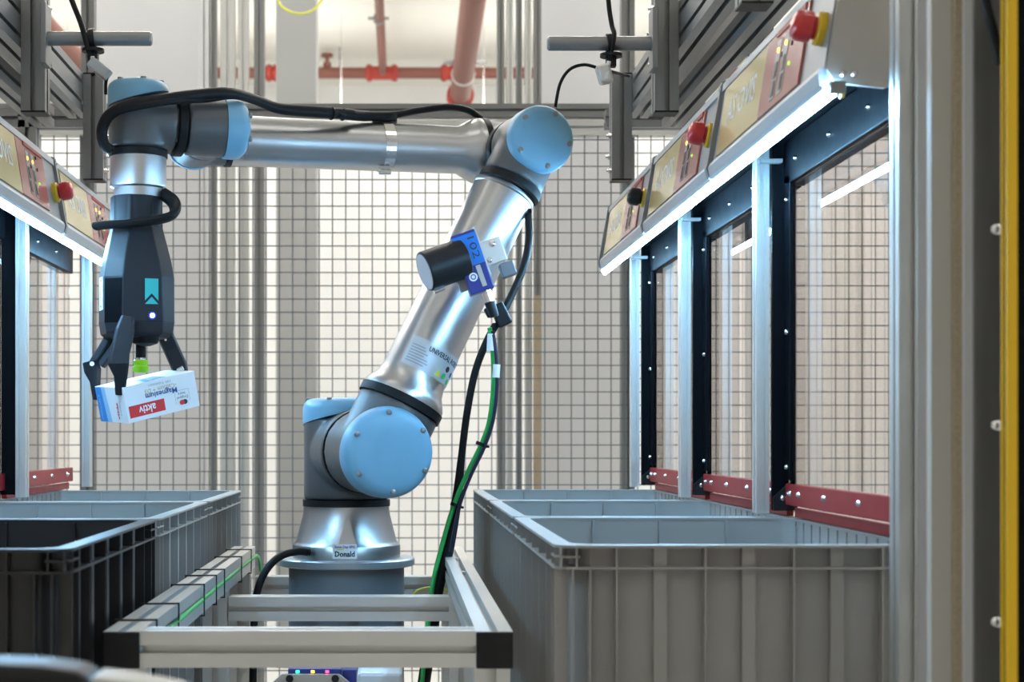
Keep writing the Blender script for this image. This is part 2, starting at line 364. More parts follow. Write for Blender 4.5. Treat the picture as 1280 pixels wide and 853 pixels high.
obj('display_plate', facebox(MB(), 0.004, 0.262, 0.08, 0.91, -0.002, 0.0025), 'beige', cp)
obj('lettering', text_mb('AS OVIS', facep(0.13, 0.52, 0.0027), (0, -1, 0), EV, 0.050, 0.0003, width=0.17), 'label', cp, kind=None)
obj('control_plate', facebox(MB(), -0.1975, 0.003, 0.08, 0.91, -0.002, 0.003), 'salmon', cp)
for y in (-0.068, -0.106):
    obj('connector_strip', facebox(MB(), y-0.011, y+0.011, 0.16, 0.80, 0.002, 0.0036), 'alu_dark', cp)
    obj('connector_slot', facebox(MB(), y-0.006, y+0.006, 0.20, 0.36, 0.003, 0.0042), 'black', cp)
    obj('connector_slot', facebox(MB(), y-0.006, y+0.006, 0.40, 0.56, 0.003, 0.0042), 'black', cp)
    obj('indicator_lamp', MB().lathe(facep(y, 0.69, 0.003), NV, [(0.0032, 0), (0.0032, 0.001), (0.0015, 0.002)], 12), 'amber', cp, smooth=True)
obj('indicator_lamp', MB().lathe(facep(-0.137, 0.41, 0.003), NV, [(0.0025, 0), (0.0015, 0.0015)], 12), 'lime_led', cp)
for y, s in ((-0.137, 0.62), (-0.137, 0.80), (-0.09, 0.60)):
    obj('small_socket', MB().cyl(facep(y, s, 0.002), facep(y, s, 0.0045), 0.003, 10), 'black', cp)
obj('red_cover', facebox(MB(), -0.185, -0.05, 0.86, 0.92, 0.002, 0.0045), 'red_steel', cp)
es = obj('emergency_stop', MB().lathe(facep(-0.270, 0.46, 0.0), NV, [(0.012, 0.008), (0.012, 0.012), (0.0165, 0.014), (0.0165, 0.025), (0.0155, 0.030), (0.011, 0.034), (0.003, 0.035)], 28), 'estop', cp, smooth=True)
obj('yellow_collar', MB().lathe(facep(-0.270, 0.46, 0.0), NV, [(0.0180, 0), (0.0180, 0.007), (0.016, 0.009)], 28), 'yellow', es, smooth=True)
obj('joint_strip', MB().prism([U(u, HL-0.012, z) for u, z in ((0.528, 0.3660), (0.5215, 0.3685), (0.5175, 0.383), (0.5195, 0.390), (0.540, 0.505), (0.546, 0.508), (0.546, 0.40), (0.532, 0.372))], (0, 0.014, 0)), 'alu_dark', cp)
for s in (0.03, 0.97):
    obj('screw', MB().lathe(facep(HL-0.005, s, 0.004), NV, [(0.0035, 0), (0.0025, 0.003)], 10), 'steel', cp)
# guard window
gw = thing('guard_window', (XC, YS[0], -0.115), '', 'guard window', 'clear guard windows behind the crates')
obj('pane', MB().box(U(0.635, -HL+0.004, -0.066), U(0.639, HL-0.013, 0.3565)), 'glass', gw)
obj('header_beam', MB().box(U(0.628, -HL+0.002, 0.357), U(0.66, HL-0.013, 0.4175)), 'black_paint', gw, bevel=0.002)
obj('soffit_plate', MB().box(U(0.563, -HL+0.002, 0.4182), U(0.66, HL-0.002, 0.4222)), 'black_paint', gw)
obj('side_plate', MB().box(U(0.6115, HL-0.012, -0.104), U(0.648, HL-0.002, 0.4175)), 'black_paint', gw, bevel=0.001)
obj('edge_strip', MB().box(U(0.628, HL-0.045, -0.06), U(0.6345, HL-0.0125, 0.37)), 'black_paint', gw, bevel=0.001)
obj('bracket', MB().prism([U(u, HL-0.018, z) for u, z in ((0.612, -0.104), (0.612, -0.085), (0.632, -0.067), (0.642, -0.067), (0.642, -0.104))], (0, 0.0055, 0)), 'black', gw)
obj('bolt', MB().lathe(U(0.625, HL-0.018, -0.086), (0, -1, 0), [(0.0042, 0), (0.0038, 0.002), (0.002, 0.0035)], 12), 'steel', gw, smooth=True)
obj('stop_bar', MB().box(U(0.628, -HL+0.003, -0.0955), U(0.6345, HL-0.02, -0.0655)), 'red_steel', gw, bevel=0.0015)
obj('lower_bar', MB().box(U(0.636, -HL+0.003, -0.1125), U(0.646, HL-0.04, -0.0985)), 'red_steel', gw, bevel=0.0015)
for y in (0.255, 0.205, 0.075, -0.08, -0.235):
    obj('screw', MB().lathe(U(0.628, y, -0.079), (-1, 0, 0), [(0.0045, 0), (0.0042, 0.002), (0.002, 0.0042)], 12), 'steel', gw, smooth=True)
for z in (0.335, 0.148, -0.042):
    obj('screw', MB().lathe(U(0.628, HL-0.03, z), (-1, 0, 0), [(0.004, 0), (0.0038, 0.002), (0.002, 0.004)], 12), 'steel', gw, smooth=True)
for y in (0.22, 0.05, -0.12):
    obj('screw', MB().lathe(U(0.628, y, 0.385), (-1, 0, 0), [(0.004, 0), (0.0038, 0.002), (0.002, 0.004)], 12), 'steel', gw, smooth=True)
obj('corner_bracket', MB().box(U(0.590, HL-0.03, 0.388), U(0.622, HL-0.0145, 0.393)), 'alu', gw)
cl = ['control console nearest the camera on the right, closed by a metal end plate',
      'middle control console on the right wall between two dark joint strips',
      'farthest control console on the right wall beside the wire mesh fence',
      'control console on the left wall with red stop button left of the gripper',
      'farthest control console on the left wall half hidden behind the gripper']
wl = ['large clear guard window at right above the nearest grey crate with red stop bar',
      'middle clear guard window on the right wall behind the second grey crate',
      'narrow-looking farthest clear guard window on the right wall near the fence',
      'clear guard window at the left edge of the frame beside the leftmost bright post',
      'clear guard window on the left wall just left of the gripper with red stop bar']
slots = [(YS[0], 0), (YS[1], 0), (YS[2], 0), (YS[1], math.pi), (YS[2], math.pi)]
for i, (y, rz) in enumerate(slots):
    a = cp if i == 0 else copy_tree(cp, None, (XC, y, 0.36), rz)
    b = gw if i == 0 else copy_tree(gw, None, (XC, y, -0.115), rz)
    a['label'] = cl[i]; b['label'] = wl[i]
    if i == 2:                                            # the farthest right console has a dark button
        for c in a.children:
            if c.name.startswith('emergency_stop'):
                c.data = c.data.copy(); c.data.materials[0] = MT['black']; c['label'] = 'black stop button'
# end plate on the nearest right console
ep = obj('end_plate', MB().prism([U(u, -HL-0.004, z) for u, z in ((0.5285, 0.386), (0.537, 0.3715), (0.588, 0.366), (0.602, 0.372), (0.602, 0.50), (0.5465, 0.50))], (0, 0.004, 0)), 'end_plate', cp)
for u in (0.545, 0.557): obj('screw', MB().lathe(U(u, -HL-0.004, 0.381), (0, -1, 0), [(0.004, 0), (0.0035, 0.002), (0.002, 0.0035)], 12), 'steel', ep, smooth=True)
obj('hinge_plate', MB().box(U(0.594, -HL-0.008, 0.372), U(0.606, -HL-0.0045, 0.398)), 'end_plate', ep)
# light bars and upright posts
for sgn, lb in ((1, 'glowing white LED light bar under the consoles on the right'), (-1, 'glowing white LED light bar under the consoles on the left')):
    t = thing('light_bar', (XC+sgn*0.541, 2.6, 0.345), lb, 'light')
    X = lambda u: XC+sgn*u
    obj('diffuser', MB().prism([(X(u), 1.672, z) for u, z in ((0.527, 0.3655), (0.535, 0.3565), (0.537, 0.3575), (0.5385, 0.3655))], (0, 1.838, 0)), 'ledlight', t)
    obj('housing', MB().box((X(0.529), 1.685, 0.3657), (X(0.540), 3.50, 0.3715)), 'alu', t)
    obj('connector', MB().box((X(0.529), 1.664, 0.358), (X(0.545), 1.6715, 0.371)), 'alu_dark', t)
    obj('yellow_plug', MB().box((X(0.540), 1.664, 0.354), (X(0.5435), 1.672, 0.3575)), 'lime_cable', t)
for D, sgn, lb in ((2.2855, 1, 'bright aluminium upright post right of the nearest guard window corner'), (2.89, 1, 'bright aluminium upright post between the middle and farthest right windows'),
                   (3.495, 1, 'bright aluminium upright post at the far end of the right wall'), (2.89, -1, 'bright aluminium upright post left of the left guard window'),
                   (3.495, -1, 'bright aluminium upright post behind the gripper fingers on the left')):
    Xc = XC+sgn*0.598
    tag(obj('upright_post', MB().prof((Xc, D, -0.108), (Xc, D, 0.4178), 0.018, 0.0285, (0, 1, 0), 1, 1, 0.003, 0.004), 'alu'), lb, 'post', 'bright upright posts under the consoles')

# ================================================================== CRATES AND RACKS
CW, CL, CH = 0.41, 0.597, 0.32; RT = -0.1135
def make_crate(cx, d0, m, label):
    zb = RT-CH; cy = d0+CL/2
    t = thing('storage_crate', (cx, cy, zb), label, 'crate', 'stacking crates along the aisle')
    hx, hy = CW/2, CL/2; bx, by = hx-0.016, hy-0.016; w = 0.003
    def Q(x, y, z): return (cx+x, cy+y, zb+z)
    def rr(hx_, hy_, r, z, n=4):
        out = []
        for sx, sy, a0 in ((1, 1, 0), (-1, 1, 90), (-1, -1, 180), (1, -1, 270)):
            for k in range(n+1):
                a = math.radians(a0+90*k/n); out.append(V(Q(sx*(hx_-r)+r*math.cos(a), sy*(hy_-r)+r*math.sin(a), z)))
        return out
    def band(mb, z0, z1, o, i, ro, ri):
        a, b, c, d = rr(*o, ro, z0), rr(*o, ro, z1), rr(*i, ri, z1), rr(*i, ri, z0); n = len(a)
        mb.add(a+b+c+d, [(r*n+k, r*n+(k+1) % n, ((r+1) % 4)*n+(k+1) % n, ((r+1) % 4)*n+k) for r in range(4) for k in range(n)])
        return mb
    mb = MB(); band(mb, 0, CH-0.001, (bx, by), (bx-w, by-w), 0.03, 0.027); mb.prism(rr(bx-0.001, by-0.001, 0.03, 0.0), (0, 0, 0.004))
    obj('body', mb, m, t, smooth=True)
    mb = MB(); band(mb, CH-0.003, CH, (hx, hy), (bx-w-0.001, by-w-0.001), 0.022, 0.026)
    obj('top_rim', mb, m, t)
    mb = MB(); band(mb, CH-0.0255, CH-0.0228, (hx, hy), (bx-0.001, by-0.001), 0.022, 0.029)
    obj('lower_rim', mb, m, t)
    shared = {}
    def rib(name, key, a, b):
        a, b = V(a), V(b); c = (a+b)/2
        if key not in shared:
            o = obj(name, MB().box(a, b), m, t); me = o.data
            off = c-ORG[t.name]
            me.transform(M.Translation(-off)); o.location = off; shared[key] = o
        else:
            o = shared[key].copy(); C.objects.link(o); o.location = c-ORG[t.name]
            ORG[o.name] = ORG[t.name]
    for s in (-1, 1):
        for x in (-0.186, -0.168, -0.140, -0.0466, 0.0466, 0.140, 0.168, 0.186):
            if abs(x) > 0.15: rib('rib', 'fr', Q(x-0.0011, s*by, 0.01), Q(x+0.0011, s*(hy-0.001), CH-0.0255))
            else: rib('rib', 'fl', Q(x-0.0011, s*by, 0.01), Q(x+0.0011, s*(hy-0.001), CH-0.003))
        for x in (-0.198, -0.182):
            rib('rib', 'frc', Q(x-0.001, s*(by-0.004), CH-0.0228), Q(x+0.001, s*(hy-0.001), CH-0.003)); rib('rib', 'frc', Q(-x-0.001, s*(by-0.004), CH-0.0228), Q(-x+0.001, s*(hy-0.001), CH-0.003))
        for x in (-0.191, 0.191): rib('rib', 'fh', Q(x-0.0125, s*(by-0.004), CH-0.0135), Q(x+0.0125, s*(hy-0.001), CH-0.0115))
        for x in (-0.0933, 0, 0.0933): rib('pilaster', 'fp', Q(x-0.007, s*by, 0.005), Q(x+0.007, s*(by+0.009), CH-0.003))
        for y in (-0.28, -0.2475, -0.186, -0.093, 0.0, 0.093, 0.186, 0.2475, 0.28):
            rib('rib', 'sl', Q(s*bx, y-0.0011, 0.01), Q(s*(hx-0.001), y+0.0011, CH-0.003))
        for y in (-0.2166, -0.1395, -0.0465, 0.0465, 0.1395, 0.2166): rib('pilaster', 'sp', Q(s*bx, y-0.007, 0.005), Q(s*(bx+0.009), y+0.007, CH-0.003))
        for y in (-0.262, 0.262): rib('rib', 'sh', Q(s*(bx-0.004), y-0.02, CH-0.0135), Q(s*(hx-0.001), y+0.02, CH-0.0115))
        for x in (-0.0933, 0.0, 0.0933): rib('inner_rib', 'ib', Q(x-0.0016, s*(by-w-0.007), 0.02), Q(x+0.0016, s*(by-w), CH-0.004))
        for q in range(-6, 7): rib('inner_rib', 'is', Q(s*(bx-w-0.002), q*0.042-0.0012, 0.02), Q(s*(bx-w), q*0.042+0.0012, CH-0.004))
    return t
LB = ['grey plastic crate nearest the camera on the right, its ribbed end facing us', 'second grey plastic crate in the right row, in the middle', 'third grey plastic crate at the far end of the right row',
      'black plastic crate nearest the camera in the left row', 'second crate of the left row, grey, behind the black one', 'third crate of the left row, grey, by the fence']
for i in range(3): make_crate(0.372, 1.68+0.605*i, 'crate', LB[i])
for i in range(3): make_crate(-0.535, 1.62+0.605*i, 'crate_black' if i == 0 else 'crate', LB[3+i])
for cx, lb in ((0.372, 'dark low rack under the right row of crates'), (-0.535, 'dark low rack under the left row of crates')):
    t = thing('crate_rack', (cx, 2.55, FZ), lb, 'rack')
    obj('top_board', MB().box((cx-0.2, 1.66, RT-CH-0.03), (cx+0.2, 3.56, RT-CH-0.0002)), 'dark_board', t)
    for dx in (-0.17, 0.17):
        for D in (1.70, 3.5): obj('leg', MB().prof((cx+dx, D, FZ), (cx+dx, D, RT-CH-0.03), 0.04, 0.04, (0, 1, 0)), 'alu_dark', t)

# ================================================================== ROBOT STAND FRAME
t = thing('stand_frame', (-0.095, 2.4, FZ), 'aluminium profile frame standing around the robot pedestal', 'frame')
RZ = -0.211; rails = {}
for X, Xf, nm in ((0.107, 0.107, 'r'), (-0.298, -0.293, 'l')):
    rl = obj('side_rail', MB().prof((X, 1.737, RZ-0.02), (Xf, 3.10, RZ-0.02)), 'alu', t)
    obj('end_cap', MB().box((X-0.02, 1.7325, RZ-0.04), (X+0.02, 1.737, RZ)), 'black', rl, bevel=0.0015)
    for D in (1.80, 2.65, 3.06):
        obj('post', MB().prof((X, D, FZ), (X, D, RZ-0.0405), 0.04, 0.04, (0, 1, 0)), 'alu', t)
obj('cross_bar', MB().prof((-0.278, 1.762, RZ-0.02), (0.087, 1.762, RZ-0.02)), 'alu', t)
obj('cross_bar', MB().prof((-0.275, 2.65, -0.2825), (0.087, 2.65, -0.2825)), 'alu', t)
obj('cross_bar', MB().prof((-0.272, 3.10, -0.2885), (0.087, 3.10, -0.2885)), 'alu', t)
obj('lower_bar', MB().prof((0.107, 1.82, -0.75), (0.107, 3.04, -0.75)), 'alu', t)
obj('lower_bar', MB().prof((-0.298, 1.82, -0.75), (-0.298, 3.04, -0.75)), 'alu', t)
for D in (2.52, 2.80): obj('slot_nut', MB().box((0.104, D, RZ-0.006), (0.110, D+0.02, RZ-0.001)), 'steel', t)
# green cable along the left rail and black ties round it
gx = -0.2755
tag(obj('bus_cable', MB().tube([(gx, 1.95, RZ-0.021), (gx, 2.5, RZ-0.02), (gx+0.003, 3.0, RZ-0.019), (gx+0.008, 3.10, RZ-0.02), (gx+0.010, 3.14, RZ-0.05)], 0.0032, 8), 'green_cable', smooth=True), 'thin green cable running in the slot of the left frame rail', 'cable')
ties = ['cable tie nearest the camera on the left rail'] + ['%s cable tie from the camera on the left rail' % q for q in ('second', 'third', 'fourth', 'fifth', 'sixth', 'seventh')]
for D, lb in zip((1.83, 2.01, 2.27, 2.42, 2.53, 2.80, 2.98), ties):
    Xc = -0.298+0.005*(D-1.737)/1.36; a, b, zt, zb = Xc-0.0225, Xc+0.0235, RZ+0.0018, RZ-0.0425
    tag(obj('cable_tie', MB().tube([(a, D, zb), (a, D, zt), (b, D+0.004, zt), (b, D+0.004, zb), (a, D, zb)], 0.0016, 6, sub=1), 'rubber'), 'thin black '+lb, 'cable tie', 'cable ties on the left rail')

# ================================================================== PEDESTAL
BX, BY = -0.092, 2.97
t = thing('robot_pedestal', (BX, BY, FZ), 'blue-grey round pedestal with wide adapter disc carrying the robot', 'pedestal')
obj('adapter_disc', MB().lathe((BX, BY, -0.237), (0, 0, 1), [(0.124, 0), (0.1265, 0.002), (0.1265, 0.0125), (0.124, 0.015)], 64), 'flange', t, smooth=True)
obj('drum', MB().lathe((BX, BY, -0.62), (0, 0, 1), [(0.107, 0), (0.107, 0.3828)], 48), 'pedestal', t, smooth=True)
obj('column', MB().box((BX-0.09, BY-0.09, FZ), (BX+0.09, BY+0.09, -0.62)), 'pedestal', t, bevel=0.01)
for dx in (-0.095, 0.01): obj('mounting_ear', MB().box((BX+dx-0.015, BY-0.20, -0.315), (BX+dx+0.03, BY-0.10, -0.309)), 'bracket', t)

# ================================================================== ROBOT ARM
a = math.radians(17.1); n = V((math.sin(a), -math.cos(a), 0)); tt = V((math.cos(a), math.sin(a), 0)); zz = V((0, 0, 1))
rb = thing('industrial_robot', (BX, BY, -0.222), 'grey and silver six-axis robot arm with light blue joint lids on the pedestal', 'robot')
J1 = V((BX, BY, -0.025)); J2 = J1+n*0.20
phi = math.radians(27); u = tt*math.sin(phi)+zz*math.cos(phi)
E = J2+u*0.612+n*0.02
F0 = E-n*0.14; F0.z = 0.531
W1 = F0-tt*0.572; W1.z = 0.5235
fd = (W1-F0).normalized()
W2 = W1+n*0.122; W2.z = 0.5205
W3 = V((-0.4262, 2.646, 0.5215)); bd = (W2-W3).normalized()
def housing(name, parts, vox=0.004):
    mb = MB()
    for p, q, r in parts: mb.cyl(p, q, r, 40)
    return obj(name, mb, 'robot_grey', rb, smooth=True, voxel=vox)
def lid(c, axis, high, r, lo, hi, top, rnd=0.016, screws=6, face=True):   # lid whose rim slants from lo to hi (hi on the 'high' side); flat top at height top
    axis = V(axis).normalized(); high = (V(high)-axis*V(high).dot(axis)).normalized(); oth = axis.cross(high); N = 56
    secs = []
    prof = [(r, None), (r, -rnd), (r-rnd*0.13, -rnd*0.5), (r-rnd*0.5, -rnd*0.13), (r-rnd, 0.0), (r*0.55, 0.0015), (r*0.2, 0.002)]
    for rad, h in prof:
        q = []
        for k in range(N):
            an = 2*math.pi*k/N; cs = math.cos(an)
            slant = lo+(hi-lo)*(cs+1)/2
            ht = slant if h is None else max(top+h, slant+0.002) if h == -rnd else top+h+(0.0)
            q.append(V(c)+axis*ht+high*(rad*cs)+oth*(rad*math.sin(an)))
        secs.append(q)
    o = obj('joint_lid', MB().loft(secs), 'robot_blue', rb, smooth=True)
    for k in range(screws):
        an = 2*math.pi*(k+0.5)/screws; p = V(c)+axis*(top-0.003)+(high*math.cos(an)+oth*math.sin(an))*(r-0.011)
        obj('screw', MB().lathe(p, axis, [(0.0048, 0), (0.0048, 0.0038), (0.003, 0.0048)], 10), 'alu_dark', o, smooth=True)
    return o
def seal(c, axis, r, w): return obj('joint_seal', MB().ring(c, axis, r-0.012, r, w, 48), 'rubber', rb, smooth=True)
# base
bs = obj('base', MB().lathe((BX, BY, -0.222), zz, [(0.1, 0), (0.1, 0.022), (0.098, 0.025), (0.093, 0.031), (0.081, 0.078), (0.0795, 0.09), (0.0795, 0.095)], 64), 'tube', rb, smooth=True)
f_ = V((0.05, -1, 0)).normalized(); s_ = V((1, 0.05, 0))
obj('vertical_rib', MB().prism([V((BX, BY, -0.198))+f_*0.092+s_*-0.018, V((BX, BY, -0.198))+f_*0.092+s_*0.018, V((BX, BY, -0.148))+f_*0.084+s_*0.003, V((BX, BY, -0.148))+f_*0.084+s_*-0.003], f_*0.006), 'tube', bs)
seal((BX, BY, -0.121), zz, 0.081, 0.012)
housing('shoulder_housing', [((BX, BY, -0.114), (BX, BY, 0.035), 0.079), (J1-n*0.02, J1+n*0.107, 0.076)])
lid(V((BX, BY, -0.025)), zz, tt*0.9+n*0.8, 0.081, 0.046, 0.080, 0.0965, 0.018)
seal(J1+n*0.112, n, 0.0755, 0.006)
housing('upper_arm_housing', [(J1+n*0.117, J1+n*0.262, 0.0745), (J2, J2+u*0.088, 0.0735)])
L2 = lid(J1, n, u, 0.0785, 0.232, 0.262, 0.287, 0.02)
seal(J2+u*0.095, u, 0.0765, 0.015)
ua = obj('upper_arm_tube', MB().lathe(J2, u, [(0.0745, 0.103), (0.0745, 0.109), (0.070, 0.118), (0.062, 0.132), (0.0585, 0.147), (0.0565, 0.40), (0.0555, 0.512), (0.0575, 0.514), (0.0575, 0.521)], 64), 'tube', rb, smooth=True)
seal(E-u*0.085, u, 0.0582, 0.013)
housing('elbow_housing', [(E-n*0.052, E+n*0.045, 0.0565), (E, E-u*0.078, 0.0555)])
L3 = lid(E, n, -u, 0.0595, 0.022, 0.044, 0.064, 0.013, 5)
seal(E-n*0.057, n, 0.0565, 0.007)
housing('forearm_joint', [(E-n*0.062, F0-n*0.045, 0.054), (F0+fd*-0.005, F0+fd*0.036, 0.055)])
seal(F0+fd*0.041, fd, 0.0605, 0.011)
fa = obj('forearm_tube', MB().lathe(F0, fd, [(0.0595, 0.046), (0.0595, 0.056), (0.056, 0.064), (0.049, 0.078), (0.0435, 0.088), (0.0440, 0.40), (0.0448, 0.514)], 56), 'tube', rb, smooth=True)
seal(W1-fd*0.055, fd, 0.0465, 0.009)
housing('first_wrist_housing', [(W1-fd*0.052, W1, 0.0455), (W1-n*0.04, W1+n*0.058, 0.0465)])
lid(W1, -n, fd, 0.0475, 0.022, 0.040, 0.055, 0.012)
seal(W1+n*0.062, n, 0.0455, 0.005)
housing('second_wrist_housing', [(W2+bd*-0.045, W2+bd*0.026, 0.0485), (W2, W2-n*0.056, 0.046)])
lid(W2, bd, -n, 0.0500, 0.020, 0.030, 0.0625, 0.02)
seal(W3+bd*0.0665, bd, 0.0515, 0.013)
housing('third_wrist_housing', [(W3-zz*0.046, W3+zz*0.036, 0.0485), (W3, W3+bd*0.058, 0.0485)])
lid(W3, zz, bd, 0.0500, 0.024, 0.052, 0.0665, 0.014)
seal(W3-zz*0.0535, zz, 0.0482, 0.0105)
obj('tool_flange', MB().lathe(W3-zz*0.125, zz, [(0.0405, 0), (0.0405, 0.014), (0.0455, 0.0165), (0.0462, 0.02), (0.0462, 0.0655)], 56), 'tube', rb, smooth=True)
# lid lettering and the rating label
def lidtext(L, c, top, size):
    ex = (u.cross(n) * -1); ex = ex if ex.x > 0 else -ex
    ex, ey = (tt*0.55-zz*0.83), (tt*0.83+zz*0.55)
    obj('embossed_logo', text_mb('UR', c+n*(top+0.0022), ex, ey, size, 0.0006, width=size*1.5), 'robot_blue', L)
lidtext(L2, J1, 0.287, 0.052); lidtext(L3, E, 0.064, 0.042)
side = n.cross(u)                                        # across the arm
if side.x < 0: side = -side
def on_tube(h, ang, r): return J2+u*h+(n*math.cos(ang)+side*math.sin(ang))*r
def patch(h0, h1, a0, a1, r, m, name, parent, N=10, r1=None):
    mb = MB(); vs = []; r1 = r if r1 is None else r1
    for i in range(N+1):
        an = a0+(a1-a0)*i/N; vs += [on_tube(h0, an, r), on_tube(h1, an, r1)]
    mb.add(vs, [(2*i, 2*i+1, 2*i+3, 2*i+2) for i in range(N)]); return obj(name, mb, m, parent, smooth=True)
lab = patch(0.152, 0.205, -0.82, 1.25, 0.0594, 'silver_label', 'rating_label', ua, 16, 0.0590)
def curved_text(s, h, a0, a1, size, m, r=0.0597):
    mb = text_mb(s, (0, 0, 0), (1, 0, 0), (0, 1, 0), size, 0, width=(a1-a0)*r, bold=0.025); am = (a0+a1)/2
    mb.v = [on_tube(h+p.y, am+p.x/r, r) for p in mb.v]; return obj('print', mb, m, lab)
curved_text('UNIVERSAL ROBOTS', 0.193, -0.20, 1.22, 0.0125, 'ink')
for q, (h, a1) in enumerate(((0.190, -0.30), (0.185, -0.25), (0.180, -0.15), (0.175, -0.25), (0.170, -0.1), (0.165, -0.05), (0.160, -0.15))):
    patch(h-0.0011, h+0.0011, -0.72, a1, 0.0598, 'faint_ink', 'print', lab, 5)
tri = MB(); h, an = 0.163, 0.36
tri.add([on_tube(0.158, 0.24, 0.0599), on_tube(0.158, 0.48, 0.0599), on_tube(0.170, 0.36, 0.0599)], [(0, 1, 2)]); obj('warning_triangle', tri, 'lime_cable', lab)
for h, an, m in ((0.178, 0.66, 'ink'), (0.174, 0.98, 'navy_ink'), (0.164, 0.62, 'green_cable'), (0.160, 0.93, 'green_cable')):
    mb = MB(); mb.add([on_tube(h+0.0055*math.sin(k*math.pi/5), an+0.0055*math.cos(k*math.pi/5)/0.06, 0.0599) for k in range(10)], [tuple(range(10))]); obj('approval_mark', mb, m, lab)
# name label on the base
lc = V((BX, BY, -0.205)); lr = 0.1006
def on_base(x, z, r=lr): an = x/r; return lc+V((math.sin(an)*r, -math.cos(an)*r, z))
mb = MB(); N = 6
vs = []
for i in range(N+1): vs += [on_base(-0.022+0.044*i/N, -0.013), on_base(-0.022+0.044*i/N, 0.013, 0.1006)]
mb.add(vs, [(2*i, 2*i+1, 2*i+3, 2*i+2) for i in range(N)]); nl = obj('name_label', mb, 'label', bs)
def base_text(s, z, size, width, m):
    q = text_mb(s, (0, 0, 0), (1, 0, 0), (0, 1, 0), size, 0, width=width, bold=0.03); q.v = [on_base(p.x, p.y+z, 0.1012) for p in q.v]; obj('print', q, m, nl)
base_text('Donald', -0.005, 0.0135, 0.036, 'ink'); base_text('Same Day SPG', 0.008, 0.0062, 0.037, 'purple_ink')
mb = MB(); mb.add([on_base(x, z, 0.1012) for x, z in ((-0.014, 0.0025), (-0.002, 0.0025), (-0.002, 0.0045), (-0.014, 0.0045))], [(0, 1, 2, 3)]); obj('print', mb, 'lime_cable', nl)
# connector plug of the base cable
# clamp on the forearm
kc = F0+fd*0.228
kl = obj('hose_clamp', MB().ring(kc, fd, 0.0442, 0.0462, 0.019, 40).obox(kc+V((0.0, -0.02, -0.046)), fd*0.010, (0, 0.008, 0), (0, 0, 0.007)), 'steel', rb)
obj('clamp_screw', MB().cyl(kc+V((-0.010, -0.03, -0.050)), kc+V((0.012, -0.03, -0.050)), 0.005, 10), 'steel', kl)
obj('cable_saddle', MB().obox(kc+zz*0.052, fd*0.024, V((0, 0.02, 0)), zz*0.007), 'black', rb, bevel=0.003)

# ================================================================== GRIPPER
G = V((W3.x-0.003, W3.y, 0))
gp = thing('gripper', (G.x, G.y, 0.16), 'charcoal three-fingered gripper with teal mark hanging from the robot wrist', 'gripper')
def octo(z, hx, hy, ch, yaw=math.radians(19)):
    q = [(hx, -hy+ch), (hx, hy-ch), (hx-ch, hy), (-hx+ch, hy), (-hx, hy-ch), (-hx, -hy+ch), (-hx+ch, -hy), (hx-ch, -hy)]
    c, s = math.cos(yaw), math.sin(yaw); return [V((G.x+x*c-y*s, G.y+x*s+y*c, z)) for x, y in q]
secs = [octo(0.1635, 0.048, 0.045, 0.02), octo(0.170, 0.055, 0.053, 0.022), octo(0.188, 0.0575, 0.056, 0.024), octo(0.262, 0.0575, 0.056, 0.026), octo(0.290, 0.0535, 0.052, 0.026), octo(0.345, 0.041, 0.041, 0.0235), octo(0.396, 0.0405, 0.0405, 0.0235)]
bd_ = obj('body', MB().loft(secs), 'gripper', gp, bevel=0.002)
obj('seam_line', MB().loft([octo(0.1885, 0.0577, 0.0562, 0.0242), octo(0.1895, 0.0577, 0.0562, 0.0242)]), 'rubber', gp)
obj('collar', MB().lathe((G.x, G.y, 0.345), zz, [(0.0425, 0), (0.0425, 0.050), (0.040, 0.052)], 40), 'gripper', gp, smooth=True)
yaw = math.radians(19); gx_ = V((math.cos(yaw), math.sin(yaw), 0)); gy_ = V((-math.sin(yaw), math.cos(yaw), 0))
def gf(x, z, d=0.0): return V((G.x, G.y, z))+gx_*x-gy_*(0.0562+d)        # point on the front face
ch = gx_*0.7071-gy_*0.7071                                               # along the left chamfer face
cn = (-gx_-gy_).normalized(); cc = V((G.x, G.y, 0))+gx_*(-0.0575+0.013)-gy_*(0.056-0.013)
obj('finger_recess_shade', MB().obox(cc+zz*0.222+cn*0.0005, ch*0.0165, cn*0.0012, zz*0.036), 'black_paint', gp)  # black plate on the chamfer, painting the shade of the finger recess
mb = MB()
mb.add([gf(x, z, 0.0006) for x, z in ((0.004, 0.258), (0.004, 0.222), (0.015, 0.234), (0.026, 0.222), (0.026, 0.258))], [(0, 1, 2, 3, 4)])
mb.add([gf(x, z, 0.0006) for x, z in ((0.004, 0.2165), (0.026, 0.2165), (0.015, 0.2285))], [(0, 1, 2)])
obj('teal_mark', mb, 'teal', gp)
obj('status_lamp_ring', MB().lathe(gf(0.016, 0.198, 0.0), -gy_, [(0.0062, 0), (0.0062, 0.0012)], 20), 'blue_ring', gp)
obj('status_lamp', MB().lathe(gf(0.016, 0.198, 0.0008), -gy_, [(0.0042, 0), (0.003, 0.0016)], 16), 'blue_led', gp)
lo = V((G.x, G.y, 0.236))-gx_*0.0577+gy_*0.002
lf = obj('serial_label', MB().obox(lo, gy_*0.017, gx_*0.0006, zz*0.027), 'label', gp)
lo = lo-gx_*0.0008
obj('print', text_mb('INVINDUE', lo, zz, gy_, 0.020, 0.0004, width=0.026), 'ink', lf)
for z in (0.021, -0.021): obj('print', MB().obox(lo+zz*z, gy_*0.004, gx_*0.0003, zz*0.0014), 'ink', lf)
